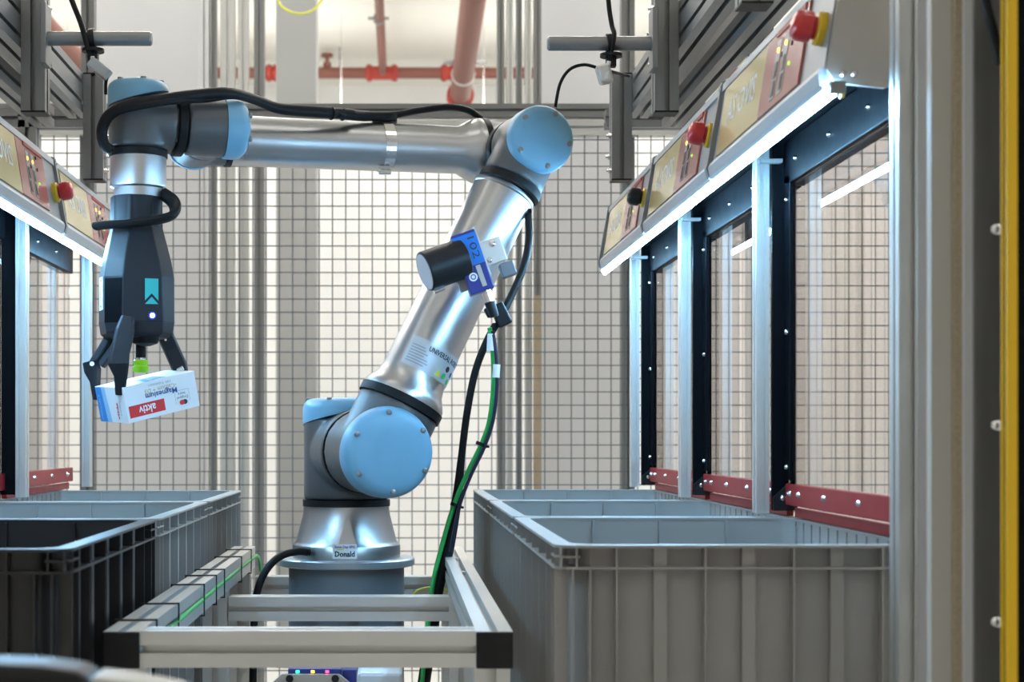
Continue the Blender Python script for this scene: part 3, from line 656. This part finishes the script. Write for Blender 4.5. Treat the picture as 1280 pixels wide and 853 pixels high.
# underside dome and plunger with the suction cup
obj('underside_dome', MB().lathe((G.x+0.018, G.y-0.02, 0.150), zz, [(0.008, 0), (0.020, 0.004), (0.024, 0.014)], 24), 'rubber', gp, smooth=True)
cupc = px(176, 467.5, 2.640)
obj('plunger_rod', MB().cyl((cupc.x, cupc.y, 0.122), (cupc.x, cupc.y, 0.165), 0.0085, 16), 'rubber', gp, smooth=True)
obj('rod_collar', MB().cyl((cupc.x, cupc.y, 0.1275), (cupc.x, cupc.y, 0.131), 0.0098, 16), 'steel', gp, smooth=True)
sc_ = obj('suction_cup', MB().lathe((cupc.x, cupc.y, 0.1285), -zz, [(0.009, 0), (0.0125, 0.002), (0.0125, 0.006), (0.0105, 0.009), (0.0138, 0.0125), (0.0128, 0.0185), (0.010, 0.0215)], 24), 'lime', gp, smooth=True)
def finger(pts, ws, th, wdir, link_=None):
    wd = V(wdir).normalized(); P_ = [V(p) for p in pts]; secs = []
    for i, p in enumerate(P_):
        d = (P_[min(i+1, len(P_)-1)]-P_[max(i-1, 0)]).normalized(); w_ = (wd-d*wd.dot(d)).normalized(); h_ = d.cross(w_)
        a_, b_ = ws[i]/2, th[i]/2
        secs.append([p+w_*a_+h_*b_*0.6, p+w_*a_*0.7+h_*b_, p-w_*a_*0.7+h_*b_, p-w_*a_+h_*b_*0.6, p-w_*a_-h_*b_*0.6, p-w_*a_*0.7-h_*b_, p+w_*a_*0.7-h_*b_, p+w_*a_-h_*b_*0.6])
    fg = obj('finger', MB().loft(secs), 'gripper', gp, bevel=0.0012)
    return fg
# nearest finger
finger([px(160, 398, 2.585), px(156, 415, 2.575), px(150, 440, 2.568), px(148, 455, 2.565), px(151, 470, 2.568), px(150, 494, 2.575)], [0.022, 0.031, 0.031, 0.034, 0.022, 0.015], [0.018, 0.022, 0.024, 0.024, 0.014, 0.008], (1, 0.15, 0))
# left finger: two side links and a fingertip
for o_ in (0.0, 0.020):
    finger([px(140, 414, 2.655)+V((o_, 0.01, 0)), px(127, 436, 2.655)+V((o_*0.9, 0.01, 0)), px(114, 457, 2.655)+V((o_*0.7, 0.01, 0))], [0.015, 0.015, 0.015], [0.015, 0.014, 0.014], (0.3, 1, 0))
finger([px(113, 452, 2.655), px(116, 464, 2.655), px(119, 478, 2.652), px(120, 500, 2.648)], [0.024, 0.024, 0.02, 0.012], [0.022, 0.024, 0.013, 0.007], (0.3, 1, 0))
obj('link_pin', MB().cyl(px(115, 455, 2.64), px(121, 459, 2.67), 0.004, 10), 'steel', gp)
# right finger behind the carton
finger([px(205, 416, 2.69), px(214, 436, 2.70), px(224, 458, 2.705), px(228, 476, 2.705), px(222, 505, 2.70)], [0.026, 0.026, 0.026, 0.024, 0.014], [0.024, 0.024, 0.024, 0.02, 0.008], (1, 0.3, 0.4))
obj('link_pin', MB().cyl(px(222, 464, 2.69), px(229, 460, 2.69), 0.004, 10), 'label', gp)
obj('link_pin', MB().cyl(px(207, 425, 2.676), px(207, 425, 2.69), 0.002, 8), 'steel', gp)

# ================================================================== CARTON
bw, bdp, bh = 0.137, 0.092, 0.0595
R = M.Rotation(math.radians(-8.5), 3, 'Y') @ M.Rotation(math.radians(10), 3, 'X') @ M.Rotation(math.radians(38), 3, 'Z')
bc = px(184.5, 495.5, 2.648)
ex, ey, ez = R @ V((1, 0, 0)), R @ V((0, 1, 0)), R @ V((0, 0, 1))
bx_ = thing('medicine_carton', tuple(bc-V((0, 0, 0.04))), 'small white and blue medicine carton held upside down in the gripper', 'carton')
obj('carton_body', MB().obox(bc, ex*bw/2, ey*bdp/2, ez*bh/2), 'card', bx_, bevel=0.0008)
def ff(x, z, d=0.0004): return bc+ex*x-ey*(bdp/2+d)+ez*z                  # front face
def sf(y, z, d=0.0004): return bc-ex*(bw/2+d)+ey*y+ez*z                  # left side face
def quad(pts, m, name): mb = MB(); mb.add(pts, [tuple(range(len(pts)))]); return obj(name, mb, m, bx_)
quad([ff(x, z) for x, z in ((-0.064, -0.0225), (0.003, -0.0225), (0.003, -0.003), (-0.064, -0.003))], 'red_ink', 'red_band')
obj('print', text_mb('aktiv', ff(-0.030, -0.0125, 0.0007), -ex, -ez, 0.0185, 0, width=0.032, bold=0.02), 'label', bx_)
obj('print', text_mb('Magnesium', ff(0.000, 0.0065, 0.0005), -ex, -ez, 0.0125, 0, width=0.060, bold=0.02), 'navy_ink', bx_)
obj('print', text_mb('-Calcium + D3', ff(0.000, 0.0145, 0.0005), -ex, -ez, 0.0105, 0, width=0.060), 'gold_ink', bx_)
obj('print', text_mb('100 Tabletten', ff(0.000, 0.0228, 0.0005), -ex, -ez, 0.006, 0, width=0.042), 'faint_ink', bx_)
obj('print', text_mb('Doppel', ff(0.038, -0.0085, 0.0005), -ex, -ez, 0.0068, 0, width=0.021), 'ink', bx_)
obj('print', text_mb('herz', ff(0.037, -0.002, 0.0005), -ex, -ez, 0.0065, 0, width=0.014), 'ink', bx_)
for x, m in ((0.041, 'ink'), (0.0355, 'red_ink')):
    mb = MB(); mb.add([ff(x+0.005*math.cos(q*math.pi/6), -0.0165+0.0042*math.sin(q*math.pi/6), 0.0005 if m == 'ink' else 0.0008) for q in range(12)], [tuple(range(12))]); obj('print', mb, m, bx_)
for x0, x1, z0, z1 in ((0.024, 0.0245, -0.018, 0.004), (0.051, 0.0515, -0.016, 0.004), (0.024, 0.0515, 0.0035, 0.004)):
    quad([ff(x0, z0), ff(x1, z0), ff(x1, z1), ff(x0, z1)], 'faint_ink', 'print')
quad([sf(y, z) for y, z in ((bdp/2-0.001, -bh/2+0.001), (bdp/2-0.026, -bh/2+0.001), (bdp/2-0.020, bh/2-0.001), (bdp/2-0.001, bh/2-0.001))], 'card_blue', 'blue_print')
quad([sf(y, z, 0.0003) for y, z in ((bdp/2-0.026, -bh/2+0.001), (bdp/2-0.040, -bh/2+0.001), (bdp/2-0.032, bh/2-0.001), (bdp/2-0.020, bh/2-0.001))], 'card_mid', 'blue_print')
obj('print', text_mb('Tabletten', sf(bdp/2-0.010, -0.004, 0.0006), -ez, -ey*-1, 0.008, 0, width=0.042), 'card_mid', bx_)
obj('print', text_mb('Doppelherz', sf(-0.028, 0.002, 0.0006), -ez, ey, 0.008, 0, width=0.038), 'faint_ink', bx_)
obj('print', text_mb('aktiv', sf(-0.019, -0.010, 0.0006), -ez, ey, 0.009, 0, width=0.028, bold=0.02), 'red_ink', bx_)
quad([bc+ez*(bh/2+0.0004)+ex*x+ey*y for x, y in ((-0.022, -0.043), (0.016, -0.043), (0.016, 0.0), (-0.022, 0.0))], 'card_blue', 'blue_print')

# ================================================================== CABLES ON THE ROBOT
D0 = 2.60
pts = [px(141, 189, 2.60), px(130, 180, 2.595), px(128, 160, 2.59), px(140, 141, 2.583), px(170, 130, 2.583), px(205, 124, 2.60), px(240, 119, 2.62), px(285, 116, 2.66), px(320, 125, 2.72), px(350, 136, 2.76), px(400, 140, 2.80), px(440, 143, 2.84)]
dc = thing('robot_cable', tuple(px(300, 130, 2.8)), 'thick black cable strapped along the top of the robot forearm', 'cable')
obj('cable_sleeve', MB().tube(pts, [0.008, 0.009, 0.0095, 0.0095, 0.0095, 0.0092, 0.009, 0.009, 0.0085, 0.0095, 0.0105, 0.010], 12), 'rubber', dc, smooth=True)
obj('cable_run', MB().tube([px(428, 142, 2.83), px(455, 145, 2.87), px(490, 144, 2.90), px(525, 138, 2.93), px(560, 134, 2.95), px(585, 138, 2.965), px(602, 149, 2.975)], [0.010, 0.0095, 0.007, 0.0062, 0.0062, 0.0062, 0.006], 10), 'rubber', dc, smooth=True)
obj('second_strand', MB().tube([px(134, 150, 2.592), px(150, 139, 2.58), px(185, 131, 2.583), px(222, 126, 2.605), px(258, 124, 2.64), px(290, 120, 2.672), px(316, 124, 2.71)], 0.006, 8), 'rubber', dc, smooth=True)
obj('sleeve_joint', MB().tube([px(414, 142, 2.81), px(428, 143, 2.825)], 0.0118, 12, sub=1), 'black', dc)
# flat cable wrapped round the gripper neck
gw_ = [V((G.x+0.040, G.y-0.005, 0.406)), px(216, 252, 2.63), px(219, 263, 2.61), px(212, 271, 2.596), px(190, 276, 2.585), px(160, 280, 2.583), px(138, 281, 2.587), px(120, 283, 2.60)]
tag(obj('gripper_cable', MB().tube(gw_, [0.010, 0.012, 0.013, 0.013, 0.0125, 0.012, 0.0115, 0.0115], 12, flat=(0.6, 1)), 'rubber', smooth=True), 'flat black cable bent around the neck of the gripper', 'cable')
# arm feed: from behind the upper arm down to the clip and the stand
tag(obj('feed_cable', MB().tube([px(660, 262, 2.83), px(661, 300, 2.82), px(654, 335, 2.80), px(640, 368, 2.78), px(630, 388, 2.76)], 0.0066, 10), 'rubber', smooth=True), 'short thick black cable curving behind the upper arm into the black clip', 'cable')
c1 = px(626, 394, 2.745)
tag(obj('cable_clip', MB().obox(c1, V((0.011, 0, 0.0055)), V((0, 0.012, 0)), V((-0.009, 0, 0.018))).obox(c1+V((-0.016, 0, 0.006)), V((0.010, 0, 0.004)), V((0, 0.008, 0)), V((-0.004, 0, 0.008))), 'black', bevel=0.003), 'black plastic cable clip at the side of the upper arm', 'clip')
tag(obj('power_cable', MB().tube([px(622, 402, 2.745), px(608, 428, 2.75), px(594, 465, 2.76), px(584, 515, 2.77), px(577, 570, 2.79), px(571, 625, 2.81), px(559, 690, 2.83), px(547, 735, 2.84), px(540, 790, 2.84), px(528, 870, 2.84), px(524, 960, 2.84)], [0.0065]*5+[0.009, 0.0115, 0.0115, 0.0115, 0.0115, 0.0115], 12), 'rubber', smooth=True), 'long black cable hanging from the clip down past the stand', 'cable')
tag(obj('sensor_cable', MB().tube([px(612, 410, 2.70), px(616, 440, 2.71), px(617, 480, 2.72), px(612, 525, 2.735), px(602, 555, 2.75), px(585, 590, 2.775), px(568, 630, 2.795), px(553, 680, 2.815), px(541, 730, 2.82), px(534, 790, 2.82), px(526, 870, 2.82), px(522, 960, 2.82)], 0.0042, 10), 'green_cable', smooth=True), 'green cable hanging from the blue sensor beside the black cable', 'cable')
tag(obj('signal_cable', MB().tube([px(616, 414, 2.695), px(620, 445, 2.70), px(621, 485, 2.71), px(616, 527, 2.725), px(605, 560, 2.74), px(588, 596, 2.765), px(574, 634, 2.785), px(563, 690, 2.80)], 0.0032, 8), 'dark_cable', smooth=True), 'thin dark violet cable running alongside the green cable', 'cable')
for (x, y, D), lb in (((602, 556, 2.745), 'small black tie with loose tail on the green cable'), ((570, 632, 2.795), 'small black tie binding the cables low beside the base')):
    tag(obj('cable_tie', MB().ring(px(x, y, D), (0.4, 0, 1), 0.0085, 0.0105, 0.006, 14).cyl(px(x, y, D), px(x+9, y+3, D-0.01), 0.0022, 6), 'rubber'), lb, 'cable tie')
for (x, y, D, h_, lb) in ((613, 428, 2.70, 0.014, 'white tag sleeve on the green cable just under the plug'), (620, 464, 2.705, 0.011, 'white marker sleeve lower on the thin cable')):
    tag(obj('cable_tag', MB().cyl(px(x, y, D)-zz*h_, px(x+1, y, D)+zz*h_, 0.0064, 10), 'label', smooth=True), lb, 'cable tag')
tag(obj('base_cable', MB().tube([px(387, 691, 2.885), px(372, 690, 2.875), px(352, 695, 2.86), px(335, 710, 2.84), px(323, 735, 2.83), px(318, 770, 2.83), px(316, 860, 2.83)], 0.0068, 10), 'rubber', smooth=True), 'black cable arching out of the left side of the robot base', 'cable')
tag(obj('earth_cable', MB().tube([px(512, 752, 2.90), px(520, 740, 2.90), px(535, 735, 2.90), px(552, 736, 2.90), px(564, 744, 2.90), px(570, 760, 2.90)], 0.0022, 8), 'lime_cable', smooth=True), 'yellow-green earth wire loop behind the middle cross bar', 'cable')

# ================================================================== BLUE SENSOR ON THE UPPER ARM
sc0 = px(590, 329, 2.635)
sx = (V((0.085, 0, -0.0385))).normalized()      # along the lens axis, pointing back to the arm
sd = V((0.31, 0.25, -0.92)).normalized(); sd = V((0.33, 0, -0.94)).normalized()
sl = V((0.94, 0.0, 0.33)).normalized()          # across the housing face
st = thing('optical_sensor', tuple(sc0-zz*0.06), 'blue optical sensor with black round lens hood bracketed to the upper arm', 'sensor')
fy = V((0, -1, 0))
obj('sensor_housing', MB().obox(sc0, sl*0.0205, fy*0.019, sd*0.051), 'navy', st, bevel=0.002)
obj('sticker', MB().obox(sc0+fy*0.0193-sd*0.020, sl*0.0195, fy*0.0004, sd*0.026), 'sky', st)
obj('handwriting', text_mb('102', sc0+fy*0.0199-sd*0.024+sl*0.009, sd, sl, 0.017, 0, width=0.036), 'ink', st)
obj('round_mark', MB().cyl(sc0+fy*0.019+sd*0.024-sl*0.007, sc0+fy*0.0196+sd*0.024-sl*0.007, 0.0072, 18), 'label', st)
obj('round_mark', MB().ring(sc0+fy*0.0198+sd*0.024-sl*0.007, fy, 0.003, 0.0045, 0.0004, 16), 'navy', st)
obj('rating_plate', MB().obox(sc0+fy*0.0193+sd*0.026+sl*0.006, sl*0.004, fy*0.0003, sd*0.018), 'bracket', st)
hd = (-sl*0.98+fy*0.28-zz*0.03).normalized(); h0 = sc0-sl*0.010-sd*0.012+fy*0.002
ln = obj('lens_hood', MB().cyl(h0, h0+hd*0.072, 0.0335, 36), 'black', st, smooth=True, bevel=0.002)
obj('lens_window', MB().cyl(h0+hd*0.0715, h0+hd*0.0728, 0.0300, 32), 'lens', ln, smooth=True)
obj('adjusting_screw', MB().cyl(h0+hd*0.05-sd*-0.036, h0+hd*0.068-sd*-0.036, 0.004, 10), 'steel', st)
obj('mounting_plate', MB().obox(sc0+sl*0.021-sd*0.012-fy*0.006, sl*0.0022, fy*0.022, sd*0.042), 'alu', st)
obj('angle_bracket', MB().obox(sc0+sl*0.040-sd*0.008-fy*0.014, sl*0.019, fy*0.0018, sd*0.021), 'alu', st, bevel=0.003)
obj('bracket_bolt', MB().lathe(sc0+sl*0.043-sd*0.020-fy*0.012, fy, [(0.0055, 0), (0.005, 0.003), (0.003, 0.0045)], 12), 'steel', st, smooth=True)
obj('bracket_bolt', MB().lathe(sc0+sl*0.030+sd*0.004-fy*0.012, fy, [(0.005, 0), (0.0045, 0.003), (0.003, 0.0045)], 12), 'steel', st, smooth=True)
obj('side_lug', MB().obox(sc0-sl*0.024+sd*0.022+fy*-0.01, sl*0.009, fy*0.004, sd*0.018), 'lip', st, bevel=0.002)
obj('mounting_foot', MB().obox(sc0+sl*0.052-sd*0.004+V((0.012, 0.02, -0.03)), sl*0.012, fy*0.016, sd*0.012), 'pedestal', st, bevel=0.002)
q0 = sc0+sd*0.050+sl*0.006
obj('plug_nut', MB().cyl(q0, q0+sd*0.022, 0.0088, 12).cyl(q0+sd*0.006, q0+sd*0.012, 0.0102, 12), 'steel', st, smooth=True)
obj('plug_body', MB().cyl(q0+sd*0.020, q0+sd*0.046, 0.0092, 14, 0.0075), 'black', st, smooth=True)

# ================================================================== OVERHEAD FRAMES WITH SENSORS
for sgn in (1, -1):
    X = lambda x: x if sgn > 0 else 2*XC-x
    sd_ = 'right' if sgn > 0 else 'left'
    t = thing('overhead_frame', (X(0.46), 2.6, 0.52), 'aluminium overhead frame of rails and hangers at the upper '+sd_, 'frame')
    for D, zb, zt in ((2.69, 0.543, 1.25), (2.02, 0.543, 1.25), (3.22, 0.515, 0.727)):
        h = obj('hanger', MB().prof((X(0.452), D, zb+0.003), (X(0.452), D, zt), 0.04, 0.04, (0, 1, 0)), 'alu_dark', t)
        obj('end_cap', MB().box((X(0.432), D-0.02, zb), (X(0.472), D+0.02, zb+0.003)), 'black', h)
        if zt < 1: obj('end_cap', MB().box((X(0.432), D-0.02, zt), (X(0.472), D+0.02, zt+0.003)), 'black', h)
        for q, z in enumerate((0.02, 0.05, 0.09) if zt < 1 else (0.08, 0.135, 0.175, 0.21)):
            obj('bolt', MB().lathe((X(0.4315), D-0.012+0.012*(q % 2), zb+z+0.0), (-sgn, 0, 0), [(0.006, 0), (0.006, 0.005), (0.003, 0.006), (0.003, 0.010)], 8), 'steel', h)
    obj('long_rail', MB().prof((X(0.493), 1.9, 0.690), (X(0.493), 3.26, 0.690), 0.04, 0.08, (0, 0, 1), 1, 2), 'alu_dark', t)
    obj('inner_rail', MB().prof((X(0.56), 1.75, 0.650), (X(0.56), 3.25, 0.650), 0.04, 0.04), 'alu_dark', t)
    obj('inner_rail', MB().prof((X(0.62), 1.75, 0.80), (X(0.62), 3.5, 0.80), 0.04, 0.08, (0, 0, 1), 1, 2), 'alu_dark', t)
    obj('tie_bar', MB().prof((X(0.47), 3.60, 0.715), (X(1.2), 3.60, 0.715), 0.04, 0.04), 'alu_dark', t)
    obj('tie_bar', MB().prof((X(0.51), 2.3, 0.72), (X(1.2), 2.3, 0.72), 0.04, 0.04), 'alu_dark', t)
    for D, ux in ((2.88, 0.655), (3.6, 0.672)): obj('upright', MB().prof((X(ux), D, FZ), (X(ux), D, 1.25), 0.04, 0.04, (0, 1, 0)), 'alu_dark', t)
    bz = 0.654 if sgn > 0 else 0.662; D = 2.655
    obj('mount_plate', MB().box((X(0.4225), D-0.022, bz-0.045), (X(0.4317), D+0.022, bz+0.055)), 'alu_dark', t, bevel=0.001)
    obj('sensor_tube', MB().lathe((X(0.251), D, bz), (sgn, 0, 0), [(0.0095, 0), (0.012, 0.0025), (0.012, 0.172)], 28), 'alu_dark', t, smooth=True)
    # sensor hanging from the tube
    cx = 0.354 if sgn > 0 else -0.5035
    s = thing('clamped_sensor', (cx, D, bz-0.075), 'small silver photo sensor clamped on the upper %s tube' % sd_, 'sensor')
    obj('clamp_ring', MB().ring((cx, D, bz), (1, 0, 0.1), 0.0122, 0.0165, 0.008, 24).ring((cx+0.006*sgn, D, bz), (1, 0, -0.1), 0.0122, 0.0155, 0.004, 24), 'black', s, smooth=True)
    obj('mount_disc', MB().cyl((cx+0.002, D-0.006, bz-0.024), (cx+0.002, D-0.006, bz-0.019), 0.0185, 24).box((cx-0.006, D-0.012, bz-0.04), (cx+0.010, D+0.004, bz-0.02)).box((cx-0.006, D-0.005, bz-0.02), (cx+0.006, D+0.005, bz-0.0125)), 'black', s, smooth=True)
    if sgn > 0:
        b = V((cx-0.010, D-0.012, bz-0.054)); ax, ay = V((0.011, 0, 0.002)), V((0, 0.014, 0)); az = V((-0.004, 0, 0.015))
        obj('sensor_body', MB().obox(b, ax, ay, az), 'alu', s, bevel=0.004)
        obj('window', MB().obox(b+V((0.002, -0.0145, -0.005)), V((0.003, 0, 0.0015)), V((0, 0.0005, 0)), V((0.001, 0, 0.006))), 'label', s)
        obj('cable', MB().tube([(cx-0.004, D-0.018, bz-0.036), (cx+0.001, D-0.020, bz-0.018), (cx+0.006, D-0.016, bz+0.010), (cx+0.0035, D-0.004, bz+0.03), (cx-0.001, D, bz+0.065), (cx-0.003, D, bz+0.11)], [0.0028, 0.003, 0.004, 0.004, 0.004, 0.004], 8), 'rubber', s, smooth=True)
        obj('cable', MB().tube([px(694, 134, 2.70), px(700, 105, 2.69), px(712, 87, 2.68), px(730, 81, 2.68), px(748, 85, 2.68), px(770, 91, 2.70), px(786, 95, 3.18)], 0.0028, 8), 'rubber', s, smooth=True)
    else:
        b = V((cx+0.014, D-0.012, bz-0.053)); e1, e3 = V((0.8, 0, -0.6)), V((0.6, 0, 0.8)); ax, ay, az = e1*0.019, V((0, 0.013, 0)), e3*0.0095
        obj('sensor_body', MB().obox(b, ax, ay, az), 'lip', s, bevel=0.003)
        obj('window', MB().obox(b+e1*0.006-e3*0.0097, e1*0.010, V((0, 0.009, 0)), e3*0.0006), 'sensor_red', s)
        obj('cable', MB().tube([(cx+0.001, D-0.016, bz-0.040), (cx-0.006, D-0.018, bz-0.015), (cx-0.016, D-0.015, bz+0.02), (cx-0.032, D-0.01, bz+0.06), (cx-0.046, D, bz+0.10)], [0.003, 0.0042, 0.0046, 0.0046, 0.0046], 8), 'rubber', s, smooth=True)
        obj('cable', MB().tube([(cx+0.026, D-0.008, bz-0.064), (cx+0.022, D, bz-0.075), (cx+0.020, D+0.01, bz-0.09)], 0.0028, 8), 'rubber', s, smooth=True)
    obj('cable_gland', MB().cyl((cx-0.005*sgn, D-0.018, bz-0.045), (cx-0.003*sgn, D-0.018, bz-0.034), 0.0035, 10), 'label', s, smooth=True)

# ================================================================== NEAR RIGHT EDGE
def strip(name, x0, x1, D, th, m, z0=FZ, z1=1.2): return MB().box(((x0-495)*D/2000, D, z0), ((x1-495)*D/2000, D+th, z1))
tag(obj('corner_post', MB().prof(((1134-495)*1.60/2000, 1.60, FZ), ((1134-495)*1.60/2000, 1.60, 1.2), 0.026, 0.03, (0, 1, 0), 1, 1, 0.003, 0.005), 'alu'), 'pale aluminium corner post in front of the nearest right crate', 'post')
tag(obj('clear_strip', MB().box((px(1147, 0, 1.56).x, 1.56, FZ), (px(1165, 0, 1.56).x, 1.563, 1.2)), 'tube'), 'shiny grey strip next to the aluminium corner post', 'strip')
t = thing('laminate_board', (px(1190, 0, 1.45).x, 1.45, FZ), 'upright grey laminate board with raw chipboard edge at the right', 'board')
obj('laminate_face', strip('', 1164, 1194, 1.45, 0.012, 'laminate'), 'laminate', t)
obj('chipboard_edge', strip('', 1194, 1205, 1.44, 0.02, 'chip'), 'chip', t)
obj('edge_trim', strip('', 1205.3, 1218, 1.435, 0.02, 'laminate_white'), 'laminate_white', t)
t = thing('bolted_sheet', (px(1235, 0, 1.42).x, 1.42, FZ), 'dull metal sheet with three dome bolts near the right edge', 'metal sheet')
obj('sheet', strip('', 1218, 1251, 1.43, 0.004, 'sheet'), 'sheet', t)
for y in (287, 532, 778): obj('dome_bolt', MB().lathe(px(1245, y, 1.43), (0, -1, 0), [(0.0056, 0), (0.005, 0.002), (0.003, 0.004), (0.001, 0.0048)], 20), 'steel', t, smooth=True)
t = thing('yellow_door_frame', (px(1264, 0, 1.36).x, 1.36, FZ), 'yellow powder-coated frame post at the right edge of the picture', 'frame')
obj('thin_flange', strip('', 1252, 1255.5, 1.37, 0.002, 'yellow_post'), 'yellow_post', t)
obj('groove', strip('', 1255.5, 1259.5, 1.375, 0.002, 'dark_board'), 'dark_board', t)
obj('post', strip('', 1259, 1272, 1.36, 0.004, 'yellow_post'), 'yellow_post', t)
obj('dark_jamb', strip('', 1272, 1310, 1.37, 0.03, 'black_paint'), 'black_paint', t)
tag(obj('edge_cable', MB().tube([px(1228, -15, 1.39), px(1237, 20, 1.39), px(1245, 50, 1.395), px(1251, 80, 1.40)], 0.0042, 8), 'rubber', smooth=True), 'black cable hanging in front of the metal sheet at the top right', 'cable')

# ================================================================== NEAR LEFT CORNER AND UNDER THE FRAME
D = 0.95
t = thing('operator_terminal', (px(60, 850, D).x, D, FZ), 'blurred black rounded terminal with beige edge in the bottom left foreground', 'terminal')
De = D+0.045
sec = [px(-60, 819, De), px(0, 817, De), px(70, 820, De), px(112, 826, De), px(130, 836, De), px(136, 900, De), px(-60, 900, De)]
obj('terminal_housing', MB().prism(sec, (0, -0.045, 0)), 'black', t, bevel=0.006, seg=3)
obj('beige_edge', MB().prism([px(128, 834, De), px(170, 839, De), px(225, 849, De), px(258, 861, De), px(258, 900, De), px(128, 900, De)], (0, -0.04, 0)), 'bracket', t, bevel=0.003)
obj('support_column', MB().box((px(20, 0, D).x, D+0.02, FZ), (px(90, 0, D).x, D+0.06, px(0, 900, D).z+0.002)), 'black', t)
D = 2.27
t = thing('signal_module', (px(395, 850, D).x, D, FZ), 'blue signal module with green, amber and red lamps under the front bar', 'module')
obj('module_body', MB().box(px(360, 836.5, D), px(427, 930, D)+V((0, 0.05, 0))), 'navy', t, bevel=0.001)
for x, m in ((372, 'green_led'), (391, 'amber'), (409, 'red_led')): obj('indicator_lamp', MB().box(px(x-2, 838.5, D)-V((0, 0.001, 0)), px(x+2, 841.5, D)), m, t)
for x, m in ((-0.119, 'red_led'), (-0.102, 'amber'), (-0.082, 'green_led')): obj('indicator_lamp', MB().box((x-0.003, D+0.05, -0.341), (x+0.003, D+0.052, -0.334)), m, t)  # unseen rear lamps, added for reflections in the middle cross bar
obj('bracket_plate', MB().prism([px(338, 900, D-0.01), px(338, 856, D-0.01), px(352, 843.5, D-0.01), px(424, 843.5, D-0.01), px(440, 856, D-0.01), px(440, 900, D-0.01)], (0, 0.006, 0)), 'bracket', t)
for x in (362, 419): obj('knob', MB().cyl(px(x, 849, D-0.016), px(x, 849, D-0.01), 0.0055, 12), 'black', t)
obj('side_cover', MB().box(px(428, 838, D+0.01), px(446, 900, D+0.03)), 'navy', t)
obj('stand_post', MB().prof((px(395, 0, D).x, D+0.025, FZ), (px(395, 0, D).x, D+0.025, px(0, 930, D).z), 0.04, 0.04, (0, 1, 0)), 'alu_dark', t)
D = 2.5
tag(obj('grey_enclosure', MB().box((px(446, 0, D).x, D, FZ), (px(504, 0, D).x, D+0.1, px(0, 841, D).z)), 'panel_white', bevel=0.006), 'pale grey enclosure beside the blue signal module under the frame', 'enclosure')
